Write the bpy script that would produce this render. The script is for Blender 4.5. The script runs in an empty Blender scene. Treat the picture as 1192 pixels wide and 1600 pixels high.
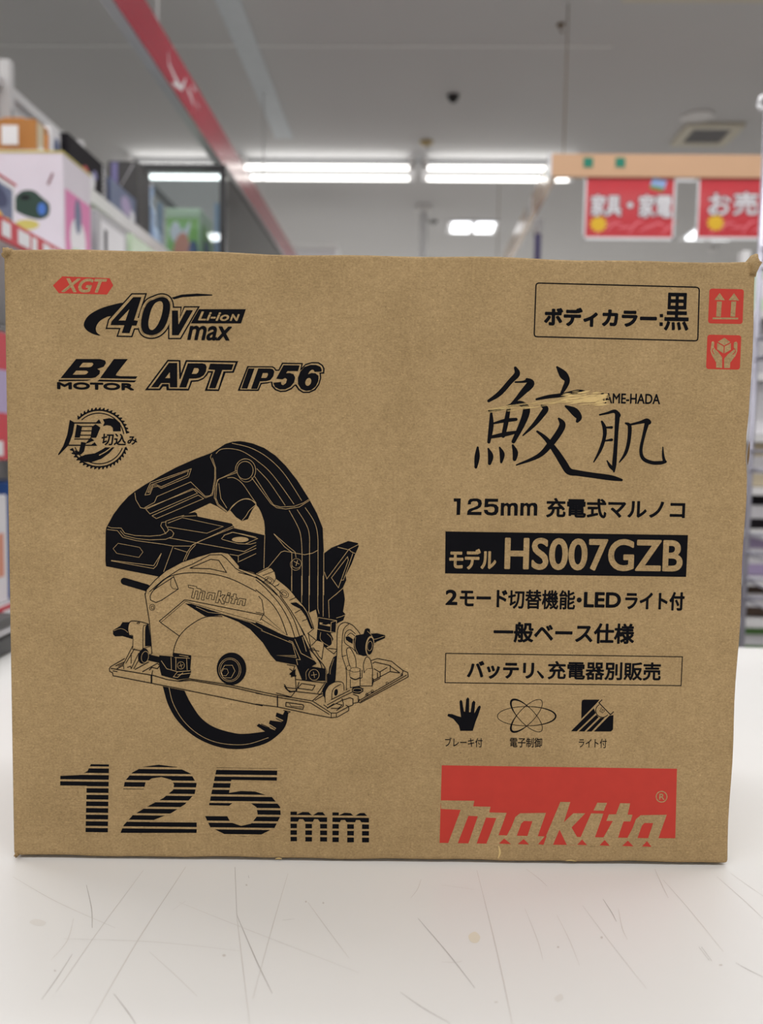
import bpy, bmesh, math, random
from mathutils import Vector, Matrix
from mathutils.geometry import tessellate_polygon

random.seed(7)
SC = bpy.context.scene
COL = SC.collection

# ------------------------------------------------------------------ camera
# The carton's front face is W x H metres.  Pitch, yaw, roll and position of the
# camera are given in the carton's own frame; the shop is turned by TURN to it.
W, H = 0.40, 0.3334
FPX = 1350.0                                   # focal length for a 1192 x 1600 image
PITCH, YAW, ROLL = -0.07602913, 0.01143679, 0.01641018
CX, CY, CZ = -0.00393416, -0.46562111, 0.23189441
TURN = math.radians(2.48)
COUNTER_Z = 0.85
EYE = COUNTER_Z + CZ
TURNM = Matrix.Rotation(TURN, 3, 'Z')

_cp, _sp, _cy, _sy = math.cos(PITCH), math.sin(PITCH), math.cos(YAW), math.sin(YAW)
_f = Vector((_sy * _cp, _cy * _cp, _sp))
_r0 = Vector((_cy, -_sy, 0))
_u0 = _r0.cross(_f)
_r = math.cos(ROLL) * _r0 + math.sin(ROLL) * _u0
_u = -math.sin(ROLL) * _r0 + math.cos(ROLL) * _u0


def ray(px, py):                               # in the carton's frame
    return _f + _r * ((px - 596) / FPX) - _u * ((py - 800) / FPX)


def face(px, py):                              # photo pixel -> point of the carton's front (u, v)
    d = ray(px, py)
    t = -CY / d.y
    return (CX + d.x * t, CZ + d.z * t)


def on_counter(px, py):                        # photo pixel -> point of the counter top
    d = TURNM @ ray(px, py)
    t = -CZ / d.z
    return (d.x * t, d.y * t)


cam = bpy.data.cameras.new('camera')
cam_o = bpy.data.objects.new('camera', cam)
COL.objects.link(cam_o)
R3 = Matrix((TURNM @ _r, TURNM @ _u, -(TURNM @ _f))).transposed()
cam_o.matrix_world = Matrix.Translation((0, 0, EYE)) @ R3.to_4x4()
cam.sensor_fit = 'VERTICAL'
cam.sensor_height = 36.0
cam.sensor_width = 36.0
cam.lens = FPX / 1600 * 36.0
cam.clip_start = 0.02
cam.dof.use_dof = True
cam.dof.focus_distance = 0.468
cam.dof.aperture_fstop = 7.4
SC.camera = cam_o

# ------------------------------------------------------------------ light and exposure
EXPOSURE = 0.33
SC.view_settings.view_transform = 'Standard'
SC.view_settings.look = 'None'
SC.view_settings.gamma = 1.0
SC.view_settings.use_curve_mapping = False
SC.view_settings.exposure = EXPOSURE
SC.cycles.use_denoising = True
SC.cycles.max_bounces = 8
SC.cycles.transparent_max_bounces = 16
SC.cycles.caustics_reflective = False
SC.cycles.caustics_refractive = False
world = bpy.data.worlds.new('world')
SC.world = world
world.use_nodes = True
world.node_tree.nodes['Background'].inputs[0].default_value = (1, 1, 1, 1)
world.node_tree.nodes['Background'].inputs[1].default_value = 0.15
CEIL = EYE + 1.97
TUBE_POWER = 2.6        # emission of the bare tubes
ROW_WATTS = 46.0         # each unseen ceiling row; the farthest are added to brighten the ceiling


def unseen_row(x, y, lx, ly, watts, col=(1.0, 1.0, 1.0)):
    l = bpy.data.lights.new('unseen_row_light', 'AREA')
    l.shape = 'RECTANGLE'
    l.size, l.size_y = lx, ly
    l.energy = watts
    l.color = col
    o = bpy.data.objects.new('unseen_row_light', l)
    COL.objects.link(o)
    o.location = (x, y, CEIL - 0.09)


for row_y, row_w in ((-3.3, 0.8), (-1.0, 1.2), (1.3, 1.0), (3.35, 0.6), (9.6, 2.6)):
    unseen_row(0.2, row_y, 6.0, 0.25, ROW_WATTS * row_w)


# ------------------------------------------------------------------ helpers
def lin(c):
    return tuple((v / 12.92 if v <= 0.04045 else ((v + 0.055) / 1.055) ** 2.4) for v in [x / 255 for x in c]) + (1.0,)


def nodes(name):
    m = bpy.data.materials.new(name)
    m.use_nodes = True
    nt = m.node_tree
    return m, nt, nt.nodes['Principled BSDF']


def mat(name, rgb, rough=0.55, metal=0.0, var=0.06, scale=14.0, bump=0.0, emit=0.0, spec=0.5, coat=0.0):
    m, nt, b = nodes(name)
    base = lin(rgb)
    tc = nt.nodes.new('ShaderNodeTexCoord')
    n = nt.nodes.new('ShaderNodeTexNoise')
    n.inputs['Scale'].default_value = scale
    n.inputs['Detail'].default_value = 5
    nt.links.new(tc.outputs['Object'], n.inputs['Vector'])
    mx = nt.nodes.new('ShaderNodeMix')
    mx.data_type = 'RGBA'
    mx.inputs[6].default_value = tuple(c * (1 - var) for c in base[:3]) + (1,)
    mx.inputs[7].default_value = tuple(min(1, c * (1 + var)) for c in base[:3]) + (1,)
    nt.links.new(n.outputs['Fac'], mx.inputs[0])
    nt.links.new(mx.outputs[2], b.inputs['Base Color'])
    b.inputs['Roughness'].default_value = rough
    b.inputs['Metallic'].default_value = metal
    b.inputs['Specular IOR Level'].default_value = spec
    b.inputs['Coat Weight'].default_value = coat
    b.inputs['Coat Roughness'].default_value = 0.12
    if emit:
        b.inputs['Emission Color'].default_value = base
        b.inputs['Emission Strength'].default_value = emit
    if bump:
        bp = nt.nodes.new('ShaderNodeBump')
        bp.inputs['Strength'].default_value = bump
        bp.inputs['Distance'].default_value = 0.002
        nt.links.new(n.outputs['Fac'], bp.inputs['Height'])
        nt.links.new(bp.outputs['Normal'], b.inputs['Normal'])
    return m


def glass(name, tint=(0.93, 0.97, 0.98), gloss=0.10, rough=0.02):
    m = bpy.data.materials.new(name)
    m.use_nodes = True
    nt = m.node_tree
    nt.nodes.remove(nt.nodes['Principled BSDF'])
    out = nt.nodes['Material Output']
    t = nt.nodes.new('ShaderNodeBsdfTransparent')
    t.inputs[0].default_value = tint + (1,)
    g = nt.nodes.new('ShaderNodeBsdfGlossy')
    g.inputs['Roughness'].default_value = rough
    lw = nt.nodes.new('ShaderNodeFresnel')
    lw.inputs[0].default_value = 1.45
    ma = nt.nodes.new('ShaderNodeMath')
    ma.operation = 'ADD'
    ma.inputs[1].default_value = gloss - 0.04
    nt.links.new(lw.outputs[0], ma.inputs[0])
    mx = nt.nodes.new('ShaderNodeMixShader')
    nt.links.new(ma.outputs[0], mx.inputs[0])
    nt.links.new(t.outputs[0], mx.inputs[1])
    nt.links.new(g.outputs[0], mx.inputs[2])
    nt.links.new(mx.outputs[0], out.inputs[0])
    return m


def kraft(name):
    m, nt, b = nodes(name)
    tc = nt.nodes.new('ShaderNodeTexCoord')

    def noise(scale, stretch=(1, 1, 1), detail=4.0, rough=0.6):
        mp = nt.nodes.new('ShaderNodeMapping')
        mp.inputs['Scale'].default_value = stretch
        nt.links.new(tc.outputs['Object'], mp.inputs['Vector'])
        n = nt.nodes.new('ShaderNodeTexNoise')
        n.inputs['Scale'].default_value = scale
        n.inputs['Detail'].default_value = detail
        n.inputs['Roughness'].default_value = rough
        nt.links.new(mp.outputs[0], n.inputs['Vector'])
        return n.outputs['Fac']

    def ramp(src, a, bb, ca, cb):
        r = nt.nodes.new('ShaderNodeValToRGB')
        r.color_ramp.elements[0].position = a
        r.color_ramp.elements[1].position = bb
        r.color_ramp.elements[0].color = ca
        r.color_ramp.elements[1].color = cb
        nt.links.new(src, r.inputs[0])
        return r.outputs['Color']

    def mul(a, c):
        x = nt.nodes.new('ShaderNodeMix')
        x.data_type = 'RGBA'
        x.blend_type = 'MULTIPLY'
        x.inputs[0].default_value = 1.0
        nt.links.new(a, x.inputs[6])
        nt.links.new(c, x.inputs[7])
        return x.outputs[2]

    def g(v):
        return (v, v, v, 1)
    c = ramp(noise(26, detail=6), 0.3, 0.7, KRAFT_A, KRAFT_B)
    c = mul(c, ramp(noise(210, (1, 1, 1.5)), 0.3, 0.72, (0.90, 0.89, 0.87, 1), g(1.10)))
    c = mul(c, ramp(noise(760, (1, 1, 1.25), 3, 0.75), 0.30, 0.70, (0.78, 0.77, 0.74, 1), g(1.22)))
    c = mul(c, ramp(noise(1100, (0.35, 1, 1.5), 1), 0.62, 0.76, g(1.0), g(1.35)))
    c = mul(c, ramp(noise(700, (1.2, 1, 0.6), 1), 0.22, 0.30, g(0.62), g(1.0)))
    nt.links.new(c, b.inputs['Base Color'])
    b.inputs['Roughness'].default_value = 0.82
    b.inputs['Specular IOR Level'].default_value = 0.25
    bp = nt.nodes.new('ShaderNodeBump')
    bp.inputs['Strength'].default_value = 0.18
    bp.inputs['Distance'].default_value = 0.0006
    nt.links.new(noise(380, (1, 1, 1)), bp.inputs['Height'])
    nt.links.new(bp.outputs['Normal'], b.inputs['Normal'])
    return m


KRAFT_A = (0.318, 0.216, 0.103, 1)
KRAFT_B = (0.388, 0.267, 0.132, 1)
M = {}
M['kraft'] = kraft('kraft_board')
M['ink'] = mat('black_print', (12, 12, 16), 0.7, var=0.18, scale=90, spec=0.07)
M['red_ink'] = mat('red_print', (184, 54, 42), 0.62, var=0.10, scale=120, spec=0.3)
M['scuff'] = mat('torn_paper', (205, 176, 118), 0.8, var=0.22, scale=260)
M['counter'] = mat('white_laminate', (232, 230, 227), 0.33, var=0.025, scale=7, spec=0.35)
M['counter_side'] = mat('white_counter_panel', (215, 212, 208), 0.5)
M['smudge'] = mat('faint_smudge', (224, 220, 215), 0.4)
M['scratch_dark'] = mat('dark_scratch', (168, 161, 156), 0.6)
M['scratch'] = mat('light_scratch', (209, 203, 197), 0.55)
M['stain'] = mat('faint_stain', (229, 221, 203), 0.4)
M['ceiling'] = mat('ceiling_paint', (208, 207, 208), 0.85, var=0.035, scale=1.6)
M['ceiling_trim'] = mat('ceiling_joint', (246, 246, 246), 0.7)
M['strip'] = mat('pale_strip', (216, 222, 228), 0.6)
M['wall'] = mat('wall_paint', (226, 224, 220), 0.8)
M['floor'] = mat('floor_tile', (186, 184, 180), 0.35)
M['white'] = mat('white_enamel', (226, 224, 224), 0.4)
M['white_gloss'] = mat('white_gloss', (235, 235, 238), 0.15)
M['offwhite'] = mat('offwhite_plastic', (214, 207, 190), 0.5)
M['beige'] = mat('beige_plastic', (196, 176, 128), 0.5)
M['grey'] = mat('grey_plastic', (150, 150, 152), 0.5)
M['darkgrey'] = mat('dark_grey', (72, 70, 70), 0.5)
M['black'] = mat('black_plastic', (22, 21, 24), 0.35)
M['brown'] = mat('rusty_brown', (110, 84, 48), 0.7)
M['beam_red'] = mat('red_glossy_board', (176, 30, 58), 0.2, var=0.04, scale=3, coat=0.25)
M['beam_pale'] = mat('pale_metal', (188, 192, 198), 0.35, metal=0.25)
M['tan'] = mat('tan_board', (210, 168, 132), 0.45, var=0.05, scale=6)
M['tan_gloss'] = mat('tan_glossy_board', (216, 176, 138), 0.2, var=0.05, scale=6, coat=0.5)
M['teal'] = mat('teal_square', (16, 128, 104), 0.5)
M['sign_red'] = mat('sign_red', (200, 28, 44), 0.35, var=0.12, scale=9, coat=0.2)
M['sign_pink'] = mat('sign_pink', (228, 110, 120), 0.4)
M['yellow'] = mat('sign_yellow', (232, 186, 34), 0.5)
M['sky_print'] = mat('sky_print', (150, 178, 226), 0.5)
M['green_print'] = mat('green_print', (96, 150, 60), 0.5)
M['purple_edge'] = mat('text_outline', (92, 44, 58), 0.5)
M['chrome'] = mat('chrome_wire', (176, 174, 186), 0.3, metal=0.6)
M['maroon'] = mat('maroon', (112, 36, 48), 0.5)
M['carton_brown'] = mat('brown_carton', (176, 118, 58), 0.7)
M['orange'] = mat('orange_print', (226, 140, 40), 0.5)
M['lilac_white'] = mat('lilac_white_card', (212, 204, 214), 0.35)
M['gold'] = mat('yellow_edge', (196, 182, 96), 0.5)
M['pink'] = mat('pink_print', (214, 116, 170), 0.4)
M['dark_green'] = mat('dark_green_print', (30, 58, 46), 0.4)
M['blue'] = mat('blue_print', (64, 110, 190), 0.4)
M['navy'] = mat('navy_print', (38, 50, 96), 0.4)
M['black_card'] = mat('black_card', (24, 20, 26), 0.65, spec=0.2)
M['violet'] = mat('violet_print', (130, 124, 176), 0.4)
M['slate'] = mat('slate_blue_print', (92, 104, 138), 0.35)
M['pale_blue'] = mat('pale_blue_plastic', (178, 200, 228), 0.25)
M['pale_green'] = mat('pale_green_card', (196, 216, 186), 0.35)
M['lime'] = mat('lime_print', (150, 196, 110), 0.4)
M['peach'] = mat('peach_print', (222, 150, 124), 0.5)
M['red_print'] = mat('red_card', (196, 44, 60), 0.4)
M['grey_card'] = mat('grey_card', (178, 176, 180), 0.4)
M['card_white'] = mat('white_card', (228, 226, 230), 0.35)
M['dark_brown'] = mat('dark_brown_goods', (70, 52, 40), 0.6)
M['green'] = mat('green_goods', (96, 140, 74), 0.6)
M['lilac'] = mat('lilac_goods', (176, 160, 196), 0.5)
M['beige_goods'] = mat('beige_goods', (206, 192, 164), 0.6)
M['tube'] = mat('lit_tube', (255, 254, 248), 0.4, emit=TUBE_POWER)
M['lamp'] = mat('lit_lamp', (250, 252, 255), 0.4, emit=TUBE_POWER * 0.9)
M['glass'] = glass('cabinet_glass', (0.90, 0.955, 0.975), 0.09)
M['clear'] = glass('clear_plastic', (0.97, 0.975, 0.98), 0.12, 0.08)


class MB:
    """collects geometry and links it as one mesh object"""

    def __init__(self):
        self.bm = bmesh.new()

    def _mi(self, faces, mi):
        for f in faces:
            f.material_index = mi

    def box(self, x0, x1, y0, y1, z0, z1, mi=0, bev=0.0, seg=2):
        r = bmesh.ops.create_cube(self.bm, size=1.0)
        vs = r['verts']
        for v in vs:
            v.co = Vector(((x0 + x1) / 2 + v.co.x * (x1 - x0), (y0 + y1) / 2 + v.co.y * (y1 - y0), (z0 + z1) / 2 + v.co.z * (z1 - z0)))
        fs = list({f for v in vs for f in v.link_faces})
        self._mi(fs, mi)
        if bev:
            es = list({e for v in vs for e in v.link_edges})
            rr = bmesh.ops.bevel(self.bm, geom=es, offset=bev, segments=seg, profile=0.5, affect='EDGES')
            self._mi(rr['faces'], mi)
        return self

    def tube(self, a, b, r, n=12, mi=0, r2=None):
        a, b = Vector(a), Vector(b)
        d = b - a
        q = d.to_track_quat('Z', 'Y').to_matrix().to_4x4()
        mt = Matrix.Translation((a + b) / 2) @ q
        rr = bmesh.ops.create_cone(self.bm, cap_ends=True, segments=n, radius1=r, radius2=r if r2 is None else r2, depth=d.length, matrix=mt)
        fs = list({f for v in rr['verts'] for f in v.link_faces})
        self._mi(fs, mi)
        for f in fs:
            if len(f.verts) == 4:
                f.smooth = True
        return self

    def path(self, pts, r, n=8, mi=0):
        for a, b in zip(pts, pts[1:]):
            self.tube(a, b, r, n, mi)
        return self

    def lathe(self, prof, c, n=24, mi=0):
        rings = []
        for rad, z in prof:
            rings.append([self.bm.verts.new((c[0] + rad * math.cos(2 * math.pi * k / n), c[1] + rad * math.sin(2 * math.pi * k / n), c[2] + z)) for k in range(n)])
        for A, B in zip(rings, rings[1:]):
            for k in range(n):
                f = self.bm.faces.new((A[k], A[(k + 1) % n], B[(k + 1) % n], B[k]))
                f.smooth = True
                f.material_index = mi
        for ring in (rings[0], rings[-1]):
            f = self.bm.faces.new(ring)
            f.material_index = mi
        return self

    def sphere(self, c, r, sc=(1, 1, 1), mi=0, n=16):
        rr = bmesh.ops.create_uvsphere(self.bm, u_segments=n, v_segments=n // 2, radius=r)
        for v in rr['verts']:
            v.co = Vector((c[0] + v.co.x * sc[0], c[1] + v.co.y * sc[1], c[2] + v.co.z * sc[2]))
            for f in v.link_faces:
                f.smooth = True
                f.material_index = mi
        return self

    def plate(self, pts3, off, mi=0):
        """flat polygon with a small thickness along off"""
        off = Vector(off)
        a = [self.bm.verts.new(p) for p in pts3]
        b = [self.bm.verts.new(Vector(p) + off) for p in pts3]
        n = len(a)
        fs = [self.bm.faces.new(a), self.bm.faces.new(list(reversed(b)))]
        for k in range(n):
            fs.append(self.bm.faces.new((a[k], b[k], b[(k + 1) % n], a[(k + 1) % n])))
        self._mi(fs, mi)
        return self

    def build(self, name, mats, parent=None, label=None):
        bmesh.ops.recalc_face_normals(self.bm, faces=self.bm.faces[:])
        me = bpy.data.meshes.new(name)
        self.bm.to_mesh(me)
        self.bm.free()
        if not isinstance(mats, (list, tuple)):
            mats = [mats]
        for m in mats:
            me.materials.append(M[m] if isinstance(m, str) else m)
        o = bpy.data.objects.new(name, me)
        COL.objects.link(o)
        if parent:
            o.parent = parent
        if label:
            o['label'] = label
        return o


def thing(name, loc, label, cat, group=None, rz=0.0):
    o = bpy.data.objects.new(name, None)
    o.empty_display_size = 0.05
    COL.objects.link(o)
    o.location = loc
    o.rotation_euler = (0, 0, rz)
    return tag(o, label, cat, group)


def tag(o, label, cat, group=None):
    o['label'] = label
    o['category'] = cat
    if group:
        o['group'] = group
    return o


def struct(o):
    o['kind'] = 'structure'
    return o


# ------------------------------------------------------------------ flat print: polygons, strokes, lettering
def glyphs(body, bold=0.0, shear=0.0, spacing=1.0):
    """lettering as 2-D vertices, faces and outline edges, scaled to a unit box"""
    cu = bpy.data.curves.new('lettering', 'FONT')
    cu.body = body
    cu.offset = bold
    cu.shear = shear
    cu.space_character = spacing
    cu.resolution_u = 5
    o = bpy.data.objects.new('lettering', cu)
    COL.objects.link(o)
    dg = bpy.context.evaluated_depsgraph_get()
    dg.update()
    me = o.evaluated_get(dg).to_mesh()
    vs = [(v.co.x, v.co.y) for v in me.vertices]
    fs = [tuple(p.vertices) for p in me.polygons]
    cnt = {}
    for p in fs:
        for a, b in zip(p, p[1:] + p[:1]):
            k = (min(a, b), max(a, b))
            cnt[k] = cnt.get(k, 0) + 1
    es = [k for k, c in cnt.items() if c == 1]
    bpy.data.objects.remove(o)
    bpy.data.curves.remove(cu)
    xs = [v[0] for v in vs]
    ys = [v[1] for v in vs]
    x0, x1, y0, y1 = min(xs), max(xs), min(ys), max(ys)
    vs = [((x - x0) / (x1 - x0), (y - y0) / (y1 - y0)) for x, y in vs]
    return vs, fs, es


def catmull(pts, closed=False, sub=6):
    n = len(pts)
    if n < 3:
        return list(pts)
    out = []
    rng = n if closed else n - 1
    for i in range(rng):
        p0 = pts[(i - 1) % n] if closed or i > 0 else pts[0]
        p1 = pts[i]
        p2 = pts[(i + 1) % n]
        p3 = pts[(i + 2) % n] if closed or i + 2 < n else pts[-1]
        for k in range(sub):
            t = k / sub
            out.append(tuple(0.5 * (2 * b + (c - a) * t + (2 * a - 5 * b + 4 * c - d) * t * t + (3 * b - a - 3 * c + d) * t ** 3)
                             for a, b, c, d in zip(p0, p1, p2, p3)))
    if not closed:
        out.append(tuple(pts[-1]))
    return out


class Print:
    """ink lying on a plane.  place(u, v, lift) -> 3-D point; tr(crop, x, y) -> (u, v)"""
    CROPS = {}

    def __init__(self, place, tr, step=0.00005):
        self.place, self.tr, self.step = place, tr, step
        self.v, self.f, self.m, self.n = [], [], [], 0

    def _add(self, uv, faces, mi, layer):
        b = len(self.v)
        self.n = (self.n + 1) % 16             # strokes that cross never share a plane
        self.v += [self.place(u, v, 0.00006 + self.step * (layer + self.n / 26)) for u, v in uv]
        for f in faces:
            self.f.append(tuple(b + i for i in f))
            self.m.append(mi)

    def fill_uv(self, loop, mi=0, layer=0):
        tris = tessellate_polygon([[Vector((u, v, 0)) for u, v in loop]])
        self._add(loop, tris, mi, layer)

    def poly(self, crop, pts, mi=0, layer=0, smooth=False):
        if smooth:
            pts = catmull(pts, True)
        self.fill_uv([self.tr(crop, x, y) for x, y in pts], mi, layer)

    def multi(self, segs, mi=0, layer=0):
        self.fill_uv([self.tr(c, x, y) for c, pts in segs for x, y in pts], mi, layer)

    def stroke_uv(self, uv, ws, mi=0, layer=0, closed=False, cap=True):
        n = len(uv)
        pts = [Vector(p) for p in uv]
        left, right = [], []
        for i in range(n):
            a = pts[i - 1] if (i > 0 or closed) else pts[i]
            c = pts[(i + 1) % n] if (i < n - 1 or closed) else pts[i]
            d1, d2 = pts[i] - a, c - pts[i]
            d = (d1.normalized() if d1.length > 1e-9 else Vector((0, 0))) + (d2.normalized() if d2.length > 1e-9 else Vector((0, 0)))
            if d.length < 1e-9:
                d = Vector((1, 0))
            d.normalize()
            nrm = Vector((-d.y, d.x))
            k = 1.0
            if 0 < i < n - 1 or closed:
                e = (pts[i] - a)
                if e.length > 1e-9:
                    e.normalize()
                    k = 1.0 / max(0.42, abs(Vector((-e.y, e.x)).dot(nrm)))
            left.append(pts[i] + nrm * ws[i] * 0.5 * k)
            right.append(pts[i] - nrm * ws[i] * 0.5 * k)
        uvs = [tuple(p) for p in left] + [tuple(p) for p in right]
        faces = []
        for i in range(n if closed else n - 1):
            j = (i + 1) % n
            faces.append((i, j, n + j, n + i))
        self._add(uvs, faces, mi, layer)
        if cap and not closed:
            for i in (0, n - 1):
                self.dot_uv(uv[i], ws[i] / 2, mi, layer)

    def dot_uv(self, c, r, mi=0, layer=0, n=10):
        self._add([(c[0] + r * math.cos(2 * math.pi * k / n), c[1] + r * math.sin(2 * math.pi * k / n)) for k in range(n)], [tuple(range(n))], mi, layer)

    def scale_of(self, crop, x, y):
        a, b = self.tr(crop, x, y), self.tr(crop, x + 10, y)
        return math.hypot(b[0] - a[0], b[1] - a[1]) / 10

    def line(self, crop, pts, w=1.5, mi=0, layer=0, smooth=True, closed=False, cap=True):
        """pts (x, y) or (x, y, width); widths in the crop's own pixels"""
        if len(pts[0]) == 2:
            pts = [(x, y, w) for x, y in pts]
        if smooth and len(pts) > 2:
            pts = catmull(pts, closed)
        s = self.scale_of(crop, pts[0][0], pts[0][1])
        self.stroke_uv([self.tr(crop, p[0], p[1]) for p in pts], [max(1e-5, p[2]) * s for p in pts], mi, layer, closed, cap)

    def ring(self, crop, cx, cy, rx, ry, w, mi=0, layer=0, a0=0, a1=360, rot=0, n=48):
        pts = []
        full = a1 - a0 >= 360
        for k in range(n + (0 if full else 1)):
            t = math.radians(a0 + (a1 - a0) * k / n)
            x, y = rx * math.cos(t), -ry * math.sin(t)
            c, s = math.cos(rot), math.sin(rot)
            pts.append((cx + x * c - y * s, cy + x * s + y * c, w(t) if callable(w) else w))
        self.line(crop, pts, 1, mi, layer, smooth=False, closed=full, cap=False)

    def disc(self, crop, cx, cy, rx, ry, mi=0, layer=0, n=36, rot=0):
        c, s = math.cos(rot), math.sin(rot)
        pts = []
        for k in range(n):
            x, y = rx * math.cos(2 * math.pi * k / n), ry * math.sin(2 * math.pi * k / n)
            pts.append((cx + x * c - y * s, cy + x * s + y * c))
        self.poly(crop, pts, mi, layer)

    def text(self, crop, body, x0, x1, y0, y1, mi=0, layer=0, bold=0.0, shear=0.0, grow=0.0, spacing=1.0, fit=None):
        """ink box of the lettering in crop pixels (y down); grow widens the strokes by that many crop pixels"""
        vs, fs, es = glyphs(body, bold, shear, spacing)
        s = self.scale_of(crop, x0, y0)
        e = grow if fit is None else fit
        x0, x1, y0, y1 = x0 + e, x1 - e, y0 + e, y1 - e
        ua = self.tr(crop, x0, (y0 + y1) / 2)[0]
        ub = self.tr(crop, x1, (y0 + y1) / 2)[0]
        va = self.tr(crop, (x0 + x1) / 2, y1)[1]
        vb = self.tr(crop, (x0 + x1) / 2, y0)[1]
        uv = [(ua + (ub - ua) * x, va + (vb - va) * y) for x, y in vs]
        self._add(uv, fs, mi, layer)
        if grow:
            self.outline(uv, es, grow * 2 * s, mi, layer)
        return uv, es

    def outline(self, uv, es, w, mi, layer):
        for a, b in es:
            self.stroke_uv([uv[a], uv[b]], [w, w], mi, layer, cap=False)
        for a in {i for e in es for i in e}:
            self.dot_uv(uv[a], w / 2, mi, layer, 8)

    def outline_loop(self, crop, pts, w, mi, layer):
        s = self.scale_of(crop, pts[0][0], pts[0][1])
        uv = [self.tr(crop, x, y) for x, y in pts]
        n = len(uv)
        self.outline(uv, [(i, (i + 1) % n) for i in range(n)], w * s, mi, layer)

    def build(self, name, mats, parent=None, label=None):
        me = bpy.data.meshes.new(name)
        me.from_pydata(self.v, [], self.f)
        for m in mats:
            me.materials.append(M[m])
        me.polygons.foreach_set('material_index', self.m)
        me.update()
        o = bpy.data.objects.new(name, me)
        COL.objects.link(o)
        if parent:
            o.parent = parent
        if label:
            o['label'] = label
        return o

# ------------------------------------------------------------------ the shop
X0, X1, Y0, Y1 = -5.0, 5.5, -5.0, 11.0
struct(MB().box(X0, X1, Y0, Y1, -0.1, 0.0).build('floor', 'floor'))
struct(MB().box(X0, X1, Y0, Y1, CEIL, CEIL + 0.1).build('ceiling', 'ceiling'))
struct(MB().box(X0 - 0.1, X0, Y0, Y1, 0, CEIL).build('wall_left', 'wall'))
struct(MB().box(X1, X1 + 0.1, Y0, Y1, 0, CEIL).build('wall_right', 'wall'))
struct(MB().box(X0, X1, Y1, Y1 + 0.1, 0, CEIL).build('wall_back', 'wall'))
struct(MB().box(X0, X1, Y0 - 0.1, Y0, 0, CEIL).build('wall_front', 'wall'))
# joint between the ceiling panels, and a pale strip running away from the camera
b = MB().box(X0, 0.95, 4.415, 4.428, CEIL - 0.004, CEIL - 0.0005)
struct(b.build('trim_1', 'ceiling_trim'))
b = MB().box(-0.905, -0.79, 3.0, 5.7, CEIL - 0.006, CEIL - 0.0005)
struct(b.build('ceiling_strip', 'strip'))

# ------------------------------------------------------------------ the counter
counter = thing('service_counter', (0.25, 0.35, 0), 'long white laminate shop counter with a scratched top under the cardboard box', 'counter')
ox, oy = 0.25, 0.35
b = MB()
b.box(-1.15, 1.6, -0.75, 0.68, COUNTER_Z - 0.03, COUNTER_Z, bev=0.003)


def cp(px, py):
    q = on_counter(px, py)
    return (q[0] - ox, q[1] - oy)


sp = Print(lambda u, v, lift: (u, v, COUNTER_Z + lift), lambda c, x, y: cp(x, y))
for mi, w, pts in (
    (0, 1.6, [(135, 1383), (143, 1420), (144, 1450)]), (0, 1.8, [(113, 1491), (88, 1530), (65, 1562)]), (1, 1.5, [(224, 1360), (150, 1460), (88, 1550)]),
    (1, 2.2, [(290, 1355), (215, 1470), (140, 1600)]), (1, 1.6, [(234, 1488), (275, 1525), (308, 1557)]), (0, 2.2, [(178, 1553), (200, 1582), (212, 1600)]),
    (0, 1.6, [(367, 1355), (370, 1430)]), (0, 2.0, [(370, 1430), (400, 1500), (425, 1552)]), (1, 1.8, [(370, 1432), (378, 1500), (390, 1600)]),
    (1, 1.4, [(450, 1365), (425, 1450), (395, 1560)]), (1, 1.6, [(481, 1410), (510, 1450), (545, 1497)]), (0, 1.2, [(388, 1368), (389, 1372)]),
    (0, 1.2, [(442, 1438), (460, 1436)]), (1, 1.4, [(20, 1370), (90, 1410), (180, 1450)]), (1, 1.4, [(100, 1467), (240, 1472), (375, 1486)]),
    (1, 1.2, [(280, 1410), (380, 1450), (560, 1520)]), (1, 1.2, [(290, 1408), (270, 1422)]), (1, 1.4, [(115, 1435), (105, 1470), (80, 1500)]),
    (0, 1.8, [(653, 1435), (700, 1490), (742, 1544)]), (0, 2.0, [(626, 1551), (662, 1576), (703, 1599)]), (1, 1.6, [(745, 1360), (770, 1460), (788, 1540), (800, 1600)]),
    (1, 1.4, [(658, 1374), (652, 1390), (642, 1403)]), (1, 1.6, [(822, 1358), (842, 1373), (855, 1385)]), (1, 1.5, [(910, 1415), (955, 1475), (1010, 1545)]),
    (0, 1.5, [(942, 1405), (955, 1425), (963, 1440)]), (1, 1.4, [(966, 1420), (972, 1450), (980, 1468)]), (1, 1.6, [(1023, 1358), (1035, 1385), (1044, 1403)]),
    (1, 1.6, [(1036, 1375), (1080, 1425), (1130, 1487)]), (0, 2.0, [(1150, 1505), (1170, 1516), (1192, 1527)]), (0, 1.6, [(1092, 1480), (1108, 1501)]),
    (0, 1.6, [(1096, 1480), (1112, 1502)]), (1, 1.5, [(1120, 1370), (1160, 1405), (1192, 1435)]), (1, 1.3, [(820, 1420), (840, 1470), (848, 1500)]),
    (1, 1.3, [(870, 1430), (890, 1470), (905, 1508)]), (1, 1.4, [(1142, 1365), (1170, 1385), (1192, 1400)]), (1, 1.2, [(690, 1383), (740, 1390)]),
    (1, 1.4, [(690, 1503), (710, 1504), (722, 1502)]),
):
    sp.line('P', [(x, y, w * (0.32 if i in (0, len(pts) - 1) else 0.62)) for i, (x, y) in enumerate(pts)], 1, mi, 0)
for px, py, rx, ry in ((1126, 1508, 3, 1.5), (940, 1465, 2, 2), (872, 1480, 2, 1.5), (775, 1566, 3, 1), (505, 1411, 1.5, 1.5), (478, 1409, 1.5, 1.5), (86, 1517, 2, 1.5), (350, 1493, 3, 2), (385, 1383, 1.5, 1.5)):
    sp.disc('P', px, py, rx, ry, 1, 0, 10)
b.build('counter_top', 'counter', counter)
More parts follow.
